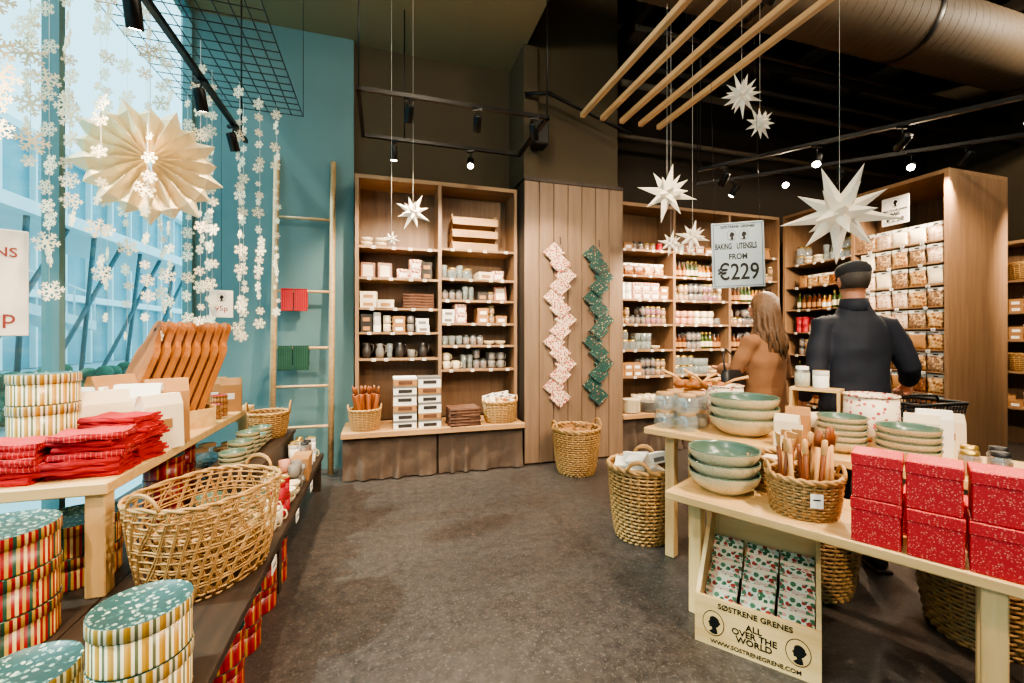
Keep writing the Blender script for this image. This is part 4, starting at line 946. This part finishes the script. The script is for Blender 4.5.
def rosette(loc, r, top):
    root = mk('paper_rosette_star', None, loc, (0, 0, radians(38))); tag(root, 'large round cream pleated paper star hanging at the window', 'paper star')
    b = MB(); n = 18
    for k in range(n):
        a = 2*pi*k/n; X = Matrix.Rotation(a, 4, 'Y'); d = r*.34; q = 1 if k % 2 else .90
        for s_ in (-1, 1):
            w = r*.165
            vs = [(0, 0, r*.05), (s_*w*.5, 0, r*.45), (s_*w, 0, r*.74), (0, 0, r*q), (0, -d*.9, r*.08), (0, -d, r*.40), (0, -d*.55, r*.76), (0, -d*.05, r*q), (0, d*.9, r*.08), (0, d, r*.40), (0, d*.55, r*.76), (0, d*.05, r*q)]
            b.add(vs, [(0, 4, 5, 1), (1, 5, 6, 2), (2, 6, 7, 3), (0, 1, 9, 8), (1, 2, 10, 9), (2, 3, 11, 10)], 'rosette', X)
    mk('pleated_star', b.mesh('rosette'), parent=root)
    mk('cord', m1(lambda b: b.tube([(0, 0, r*.9), (0, 0, top-loc[2])], .002, 'white', 5)), parent=root)
rosette((-2.02, 2.40, 2.36), .345, 4.56)

# ------------------------------------------------------------------ signs
M['signbg'] = plain('sign_board', '#8a99a1', .6, var=.05); M['ink'] = plain('sign_ink', '#0d0d0d', .8)
root = mk('hanging_sign', None, (1.73, 3.28, 1.77), (0, radians(-1.5), radians(-12))); tag(root, 'pale blue grey hanging sign with hand lettered offer', 'sign')
b = MB(); b.box(-.185, .185, -.004, .004, 0, .5, 'signbg', bev=.003); mk('board', b.mesh('board'), parent=root)
b = MB(); b.add([(-.172, -.005, .012), (.172, -.005, .012), (.172, -.005, .488), (-.172, -.005, .488), (-.168, -.005, .016), (.168, -.005, .016), (.168, -.005, .484), (-.168, -.005, .484)], [(0, 1, 5, 4), (1, 2, 6, 5), (2, 3, 7, 6), (3, 0, 4, 7)], 'ink')
mk('border_print', b.mesh('border'), parent=root); cameo(root, -.042, .40, .042, -.0045, 'ink', 'signbg'); cameo(root, .042, .40, .042, -.0045, 'ink', 'signbg')
mk('lettering', text_mesh('SØSTRENE GRENES', .028, 'ink', off=.0006), (0, -.0055, .465), parent=root)
mk('lettering', text_mesh('BAKING', .05, 'ink', off=.0012, sx=.66, sz=1.25), (-.102, -.0055, .315), parent=root)
mk('lettering', text_mesh('UTENSILS', .05, 'ink', off=.0012, sx=.66, sz=1.25), (.062, -.0055, .315), parent=root)
mk('lettering', text_mesh('FROM', .055, 'ink', off=.0012, sx=.9, sz=1.1), (0, -.0055, .235), parent=root)
mk('lettering', text_mesh('€229', .16, 'ink', off=.002, sx=.85, sz=1.1), (0, -.0055, .115), parent=root)
mk('suspension_wire', m1(lambda b: [b.tube([(x, 0, .5), (x*.9, .0, 3.9)], .0015, 'black', 4) for x in (-.16, .16)]), parent=root)
root = mk('hanging_sign', None, W(-1.63, 2.36, 1.40), (0, 0, radians(46))); tag(root, 'cream hanging sign with red lettering at the window', 'sign')
M['sign2'] = plain('sign_board_cream', '#eadccd', .6, var=.03); M['ink2'] = plain('sign_ink_red', '#8a3a30', .8)
mk('board', m1(lambda b: b.box(-.15, .15, -.004, .004, 0, .46, 'sign2', bev=.003)), parent=root)
mk('lettering', text_mesh('NAPKINS', .058, 'ink2', off=.0006), (.0, -.0055, .36), parent=root); mk('lettering', text_mesh('20p', .085, 'ink2', off=.0006), (.05, -.0055, .08), parent=root)
mk('suspension_wire', m1(lambda b: b.tube([(0, 0, .46), (0, 0, 3.1)], .0015, 'black', 4)), parent=root)
root = mk('hanging_sign', None, W(-1.25, 4.0, 1.55), (0, 0, radians(30))); tag(root, 'small cream card sign hanging between the snowflakes', 'sign')
mk('board', m1(lambda b: b.box(-.08, .08, -.003, .003, 0, .22, 'sign2', bev=.002)), parent=root); cameo(root, 0, .16, .035, -.0035, 'ink', 'sign2')
mk('lettering', text_mesh('95p', .06, 'ink2', off=.0006), (0, -.0045, .07), parent=root); mk('suspension_wire', m1(lambda b: b.tube([(0, 0, .22), (0, 0, 1.8)], .0015, 'black', 4)), parent=root)

# ------------------------------------------------------------------ people
tx = bpy.data.textures.new('folds', 'CLOUDS'); tx.noise_scale = .16; tx.noise_depth = 1
def remeshed(mb, vox, mat, disp=0.0):
    me = mb.mesh('src'); o = mk('tmp', me); md = o.modifiers.new('r', 'REMESH'); md.mode = 'VOXEL'; md.voxel_size = vox; md.use_smooth_shade = True
    s2 = o.modifiers.new('s', 'SMOOTH'); s2.iterations = 3; s2.factor = .5
    if disp:
        d = o.modifiers.new('d', 'DISPLACE'); d.texture = tx; d.strength = disp; d.mid_level = .42; d.texture_coords = 'LOCAL'
    bpy.context.view_layer.update()
    r = bpy.data.meshes.new_from_object(o.evaluated_get(bpy.context.evaluated_depsgraph_get()))
    bpy.data.objects.remove(o); r.materials.clear(); r.materials.append(M[mat]); r.polygons.foreach_set('material_index', [0]*len(r.polygons)); return r
def hand(b, wr, D, A, N, grip):
    D, A, N, wr = Vector(D).normalized(), Vector(A).normalized(), Vector(N).normalized(), Vector(wr)
    for i in range(4):
        off = (i-1.5)*.021; kn = wr+D*(.092-.004*abs(i-1))+A*off
        b.tube([wr-D*.01+A*off*.6, wr+D*.05+A*off*.9, kn], [.017, .016, .011], 'skin', 8)
        L = [(.042, .027, .021), (.047, .031, .023), (.043, .029, .022), (.034, .022, .019)][i]
        an = 0; p = kn; pts = [p]; ang = (75, 80, 55) if grip else (18, 28, 18)
        for l, g in zip(L, ang): an += radians(g); p = p+(D*cos(an)+N*sin(an))*l; pts.append(p)
        b.tube(pts, [.0095, .009, .008, .0065], 'skin', 8)
    t0 = wr+D*.025-A*.02; b.tube([t0, t0+D*.03-A*.022+N*.012, t0+D*.06-A*.03+N*(.03 if grip else .018), t0+D*.08-A*.022+N*(.045 if grip else .025)], [.015, .012, .010, .008], 'skin', 8)
M['skin'] = plain('skin', '#b97d5f', .55, var=.06); M['navy'] = plain('navy_jacket_cloth', '#151a27', .8, var=.1, sc=7, bmp=.3, bd=.015)
M['jeans'] = plain('denim', '#27324a', .85, var=.2, sc=40); M['camel'] = plain('camel_wool', '#80583a', .9, var=.1, sc=9, bmp=.3, bd=.015)
M['cap'] = plain('grey_cap_wool', '#2a2a2e', .9, var=.3, sc=70); M['hair'] = plain('brown_blonde_hair', '#573c24', .5, var=.5, sc=40, bmp=.6); M['hairg'] = plain('grey_hair', '#3f3833', .7, var=.4, sc=60)
M['shoe'] = plain('shoe_leather', '#241a14', .4); M['eye'] = plain('eye', '#eeeeee', .2); M['lip'] = plain('lips', '#a85a50', .5)
def person(loc, rz, H, J, mats, cloth_len, female=False, headturn=0.0, label=''):
    k = H/1.8
    root = mk('person', None, loc, (0, 0, rz), None, k); tag(root, label, 'person')
    b = MB(); sh = .155 if female else .172
    b.loft([(0, 0, .86, .13, .095), (0, 0, .93, .155, .11), (0, .0, 1.08, .13, .095), (0, .005, 1.28, .145, .10), (0, 0, 1.42, sh-.015, .09), (0, -.005, 1.49, .095, .065), (0, -.0, 1.53, .058, .06), (0, .01, 1.62, .055, .058)], 'skin')
    ht = Matrix.Translation((0, .01, 0)) @ Matrix.Rotation(headturn, 4, 'Z')
    hb = MB(); hb.ell((0, 0, 1.69), (.072, .090, .100), 'skin'); hb.ell((0, .03, 1.63), (.050, .058, .052), 'skin'); hb.ell((0, .094, 1.668), (.013, .02, .022), 'skin')
    hb.ell((0, .072, 1.715), (.048, .02, .012), 'skin')
    for s_ in (-1, 1): hb.ell((s_*.073, -.005, 1.68), (.011, .021, .032), 'skin')
    hb.ell((0, .084, 1.634), (.024, .012, .009), 'skin')
    b.add(hb.v, hb.f, 'skin', ht, True)
    arms = []
    for s_, (e, w_) in zip((-1, 1), J):
        s0 = Vector((s_*sh, 0, 1.43)); e = Vector(e); w_ = Vector(w_); arms.append((s_, s0, e, w_))
        b.tube([(s_*sh*.6, 0, 1.42), s0, s0.lerp(e, .5), e, e.lerp(w_, .4), w_], [.055, .052, .045, .038, .036, .025], 'skin', 12)
        D = (w_-e).normalized()
        if mats.get('grip') == s_: hand(b, w_, D*.35+Vector((0, .2, -1)), (0, -1, 0), (-s_, 0, 0), True)
        else: hand(b, w_, D, Vector((0, -1, .0)), (-s_, .2, 0), False)
    for s_ in (-1, 1):
        b.tube([(s_*.07, 0, .93), (s_*.09, 0, .82), (s_*.095, .01, .5), (s_*.1, -.015, .34), (s_*.1, -.01, .09)], [.09, .085, .058, .055, .038], 'skin', 12)
        b.tube([(s_*.1, -.05, .04), (s_*.1, .02, .045), (s_*.11, .12, .03), (s_*.11, .19, .028)], [.03, .038, .033, .02], 'skin', 10)
    mk('body', remeshed(b, .0058, 'skin'), parent=root)
    b = MB(); b.loft([(0, 0, .84, .15, .11), (0, 0, .93, .172, .125), (0, 0, 1.03, .155, .115)], 'jeans')
    for s_ in (-1, 1): b.tube([(s_*.075, 0, .92), (s_*.092, 0, .80), (s_*.096, .012, .5), (s_*.1, -.01, .3), (s_*.1, -.01, .07)], [.10, .10, .075, .07, .07], 'jeans', 14)
    mk('trousers', remeshed(b, .012, mats['legs'], .012), parent=root)
    for s_ in (-1, 1):
        b = MB(); b.tube([(s_*.1, -.085, .05), (s_*.1, -.04, .058), (s_*.103, .06, .05), (s_*.11, .15, .035), (s_*.11, .215, .03)], [.03, .046, .044, .038, .02], 'shoe', 12); b.box(s_*.105-.043, s_*.105+.043, -.1, .21, 0, .02, 'shoe', bev=.006)
        mk('shoe', b.mesh('shoe'), parent=root)
    b = MB(); z0 = cloth_len; fl = .205 if female else .180
    rings = [(0, 0, z0, fl-.008, .14), (0, 0, z0+.03, fl+.008, .153), (0, 0, .5*(z0+1.05), fl+.004, .15), (0, 0, 1.08, .170 if not female else .155, .133), (0, 0, 1.28, .176 if not female else .165, .138), (0, 0, 1.37, sh+.006, .122), (0, -.005, 1.435, sh-.03, .105), (0, -.005, 1.48, .105, .088), (0, 0, 1.53, .074, .076)]
    b.loft(rings, 'navy', 24)
    for s_, s0, e, w_ in arms:
        b.tube([(s_*sh*.45, 0, 1.43), s0+Vector((0, 0, -.015)), s0.lerp(e, .5), e, e.lerp(w_, .5), w_.lerp(e, .06)], [.058, .066, .060, .054, .051, .042], 'navy', 14)
    mk('coat', remeshed(b, .009, mats['coat'], .026), parent=root)
    for s_ in (-1, 1):
        mk('eye', m1(lambda b: (b.ell((s_*.028, .079, 1.693), (.013, .011, .009), 'eye'), b.ell((s_*.028, .0895, 1.693), (.005, .003, .005), 'plast'))), (0, .01, 0), parent=root).rotation_euler = (0, 0, headturn)
    mk('mouth', m1(lambda b: b.ell((0, .094, 1.634), (.022, .005, .007), 'lip')), (0, .01, 0), parent=root).rotation_euler = (0, 0, headturn)
    if female:
        b = MB(); b.ell((0, -.012, 1.712), (.086, .098, .092), 'hair')
        for i in range(27):
            a = radians(-205+i*(230/26)); x, y = .075*cos(a), -.012+.085*sin(a); q = .012*sin(i*2.3); q2 = .012*cos(i*1.7)
            b.tube([(x*.9, y*.9, 1.75), (x*1.06, y*1.06, 1.65), (x*1.18+q, y*1.12-.01, 1.54), (x*1.32-q, y*1.2-.03+q2, 1.45), (x*1.22+q*1.5, y*1.2-.045, 1.37+q), (x*1.0, y*1.05-.045+q2, 1.32+q*2)], [.02, .018, .018, .017, .012, .003], 'hair', 8)
        h = mk('hair', b.mesh('hair'), (0, .01, 0), parent=root); h.rotation_euler = (0, 0, headturn)
    else:
        b = MB(); b.loft([(0, -.012, 1.635, .064, .070), (0, -.012, 1.68, .077, .086), (0, -.008, 1.725, .079, .094)], 'hairg', 20)
        h = mk('hair', b.mesh('hair'), (0, .01, 0), parent=root); h.rotation_euler = (0, 0, headturn)
        b = MB(); XT = Matrix.Translation((0, 0, 1.72)) @ Matrix.Rotation(radians(-7), 4, 'X') @ Matrix.Translation((0, 0, -1.72))
        b.loft([(0, -.004, 1.705, .078, .094), (0, -.002, 1.722, .083, .100), (0, .0, 1.742, .085, .105), (0, .004, 1.762, .081, .104), (0, .008, 1.779, .070, .094), (0, .012, 1.791, .050, .070), (0, .014, 1.797, .02, .03)], 'cap', 28, XT)
        b.lathe([(1, 0), (.5, .006), (0, .008)], 'cap', 20, Matrix.Translation((0, .088, 1.706)) @ Matrix.Rotation(radians(-12), 4, 'X') @ Matrix.Diagonal((.056, .050, 1, 1)))
        h = mk('flat_cap', b.mesh('cap'), (0, .01, 0), parent=root); h.rotation_euler = (0, 0, headturn)
        b = MB(); b.loft([(0, 0, 1.50, .086, .088), (0, 0, 1.54, .074, .076), (0, .003, 1.575, .068, .071)], 'navy', 20); mk('collar', b.mesh('collar'), parent=root)
    return root
man = person(Vector((2.10, 2.64, 0)), radians(-10), 1.86, [((-.225, -.04, 1.16), (-.215, .13, .95)), ((.272, -.03, 1.18), (.37, .14, 1.08))],
             dict(legs='jeans', coat='navy', grip=1), .90, False, radians(-4), 'standing man in navy jacket, jeans and dark flat cap, carrying basket')
wom = person(Vector((1.83, 3.12, 0)), radians(24), 1.72, [((-.21, .08, 1.19), (-.12, .28, 1.2)), ((.215, .0, 1.17), (.2, .22, 1.06))],
             dict(legs='jeans', coat='camel', grip=0), .62, True, radians(12), 'standing woman with long brown hair in a camel coat')
root = mk('handbag', None, (1.56, 3.05, .98), (0, 0, .6)); tag(root, 'black leather handbag hanging from the woman\'s arm', 'handbag')
mk('bag_body', m1(lambda b: b.loft([(0, 0, 0, .11, .04), (0, 0, .1, .115, .045), (0, 0, .18, .1, .03)], 'plast', 20, pw=4)), parent=root)
mk('strap', m1(lambda b: b.tube([(-.09, 0, .17), (-.06, .03, .28), (0, .05, .33), (.06, .03, .28), (.09, 0, .17)], .006, 'plast', 6)), parent=root)
def shop_basket(p, rz, hh, label):
    root = mk('shopping_basket', None, p, (0, 0, rz)); tag(root, label, 'shopping basket')
    def bd(b):
        w, d, h = .2, .14, .23
        def rect(z, k): return [(-w*k, -d*k, z), (w*k, -d*k, z), (w*k, d*k, z), (-w*k, d*k, z)]
        for i in range(8):
            q = rect(h*i/7, .8+.2*i/7)
            for a, c_ in zip(q, q[1:]+q[:1]): b.tube([a, c_], .005 if i < 7 else .011, 'plast', 5)
        for i in range(15):
            t = -1+2*i/14
            for s_ in (-1, 1): b.tube([(w*.8*t, s_*d*.8, 0), (w*t, s_*d, h)], .005, 'plast', 4)
            b.tube([(w*.8*t, -d*.8, 0), (w*.8*t, d*.8, 0)], .004, 'plast', 4)
        for i in range(10):
            t = -1+2*i/9
            for s_ in (-1, 1): b.tube([(s_*w*.8, d*.8*t, 0), (s_*w, d*t, h)], .005, 'plast', 4)
    mk('basket_body', m1(bd), parent=root)
    mk('handle', m1(lambda b: b.tube([(-.2, 0, .22), (-.19, 0, hh-.01), (-.16, 0, hh), (.0, 0, hh), (.16, 0, hh-.01), (.2, 0, .22)], .008, 'plast', 8)), parent=root)
hp = man.matrix_basis @ Vector((.355, .17, .985)); shop_basket(Vector((hp.x+.13, hp.y+.03, hp.z-.27)), radians(14), .27, 'black wire shopping basket carried in the man\'s hand')

# ------------------------------------------------------------------ exterior
M['pave'] = plain('paving', '#8fb0b8', .8, var=.1, sc=2); M['fac'] = plain('facade_panel', '#d0e2e4', .6, var=.04, sc=1); M['facg'] = plain('facade_glass', '#4f929e', .25, var=.6, sc=.5); M['leaf'] = plain('hedge_leaves', '#2c5b45', .9, var=.5, sc=8, bmp=1); M['steel'] = plain('dark_steel', '#3a5a62', .6)
b = MB(); b.box(-60, -1.9, -30, 40, -.25, -.15, 'pave'); o = mk('street_paving', b.mesh('paving'), rot=(0, 0, AL)); tag(o, 'pale paved plaza outside the window', 'paving', kind='structure')
root = mk('office_building', None, W(-16, -14), (0, 0, AL)); tag(root, 'pale glass fronted office building across the plaza', 'building', kind='structure')
mk('facade_glazing', m1(lambda b: b.box(-.5, 0, 0, 60, -.1, 11, 'facg')), parent=root)
mk('facade_frame', m1(lambda b: ([b.box(0, .25, y, y+.12, -.1, 11, 'fac') for y in range(0, 60, 2)], [b.box(0, .6, 0, 60, z, z+.35, 'fac') for z in (3.2, 6.6, 10.6)])), parent=root)
root = mk('entrance_canopy', None, W(-7.5, 6), (0, 0, AL)); tag(root, 'dark steel entrance canopy with slanted struts across the plaza', 'canopy')
mk('canopy_roof', m1(lambda b: b.box(-1, 1.2, 0, 14, 3.7, 3.95, 'fac')), parent=root)
for y in range(0, 14, 2): mk('strut', m1(lambda b: b.tube([(0, y+.2, -.15), (1.0, y+1.6, 3.69)], .05, 'steel', 8)), parent=root); mk('strut', m1(lambda b: b.tube([(0, y+1.8, -.15), (1.0, y+.5, 3.69)], .05, 'steel', 8)), parent=root)
root = mk('footbridge', None, W(-10.5, 2), (0, 0, AL)); tag(root, 'white inclined footbridge with glass railing outside', 'footbridge')
mk('deck', m1(lambda b: b.add([(0, 0, 3.9), (1.2, 0, 3.9), (1.2, 16, 1.6), (0, 16, 1.6), (0, 0, 4.2), (1.2, 0, 4.2), (1.2, 16, 1.9), (0, 16, 1.9)], [(0, 3, 2, 1), (4, 5, 6, 7), (0, 1, 5, 4), (1, 2, 6, 5), (2, 3, 7, 6), (3, 0, 4, 7)], 'fac')), parent=root)
mk('railing', m1(lambda b: ([b.tube([(1.15, y, 4.2-y*2.3/16), (1.15, y, 5.1-y*2.3/16)], .03, 'fac', 6) for y in range(0, 17)], b.tube([(1.15, 0, 5.1), (1.15, 16, 2.8)], .04, 'fac', 6))), parent=root)
for y in (1, 8, 15): mk('support', m1(lambda b: b.box(.5, .8, y, y+.3, -.1, 3.9-y*2.3/16, 'fac')), parent=root)
for k in range(5):
    b = MB(); rr = random.Random(k)
    for j in range(60): b.ell((rr.uniform(-.6, .6), rr.uniform(-.9, .9), .15+rr.uniform(0, .7)), (.16, .16, .14), 'leaf', 7, 5)
    o = mk('bush', b.mesh('bush'), W(-6.2, 1.2+2.6*k, -.15)); tag(o, 'dark green leafy bush planted outside on the plaza', 'bush', 'bushes outside')

wd = bpy.data.worlds.new('World'); S.world = wd; wd.use_nodes = True
bg = wd.node_tree.nodes['Background']; bg.inputs[0].default_value = (.56, .86, .95, 1); bg.inputs[1].default_value = 3.2
sl = bpy.data.lights.new('sun', 'SUN'); sl.energy = 7.0; sl.angle = radians(2.5); sl.color = (1, .92, .80)
so = bpy.data.objects.new('sun', sl); COL.objects.link(so); sd = W(1, .12, 0)+Vector((0, 0, -1.25)); so.rotation_euler = sd.to_track_quat('-Z', 'Y').to_euler(); so['kind'] = 'structure'
try: S.view_settings.look = 'AgX - Medium High Contrast'
except Exception: pass

# ------------------------------------------------------------------ camera
cam = bpy.data.cameras.new('camera'); co = bpy.data.objects.new('camera', cam); COL.objects.link(co)
co.location = (0, 0, 1.4); co.rotation_euler = (pi/2, 0, 0); cam.sensor_width = 36; cam.lens = 36*430/1024; cam.shift_y = -5.5/1024; cam.clip_start = .05
S.camera = co
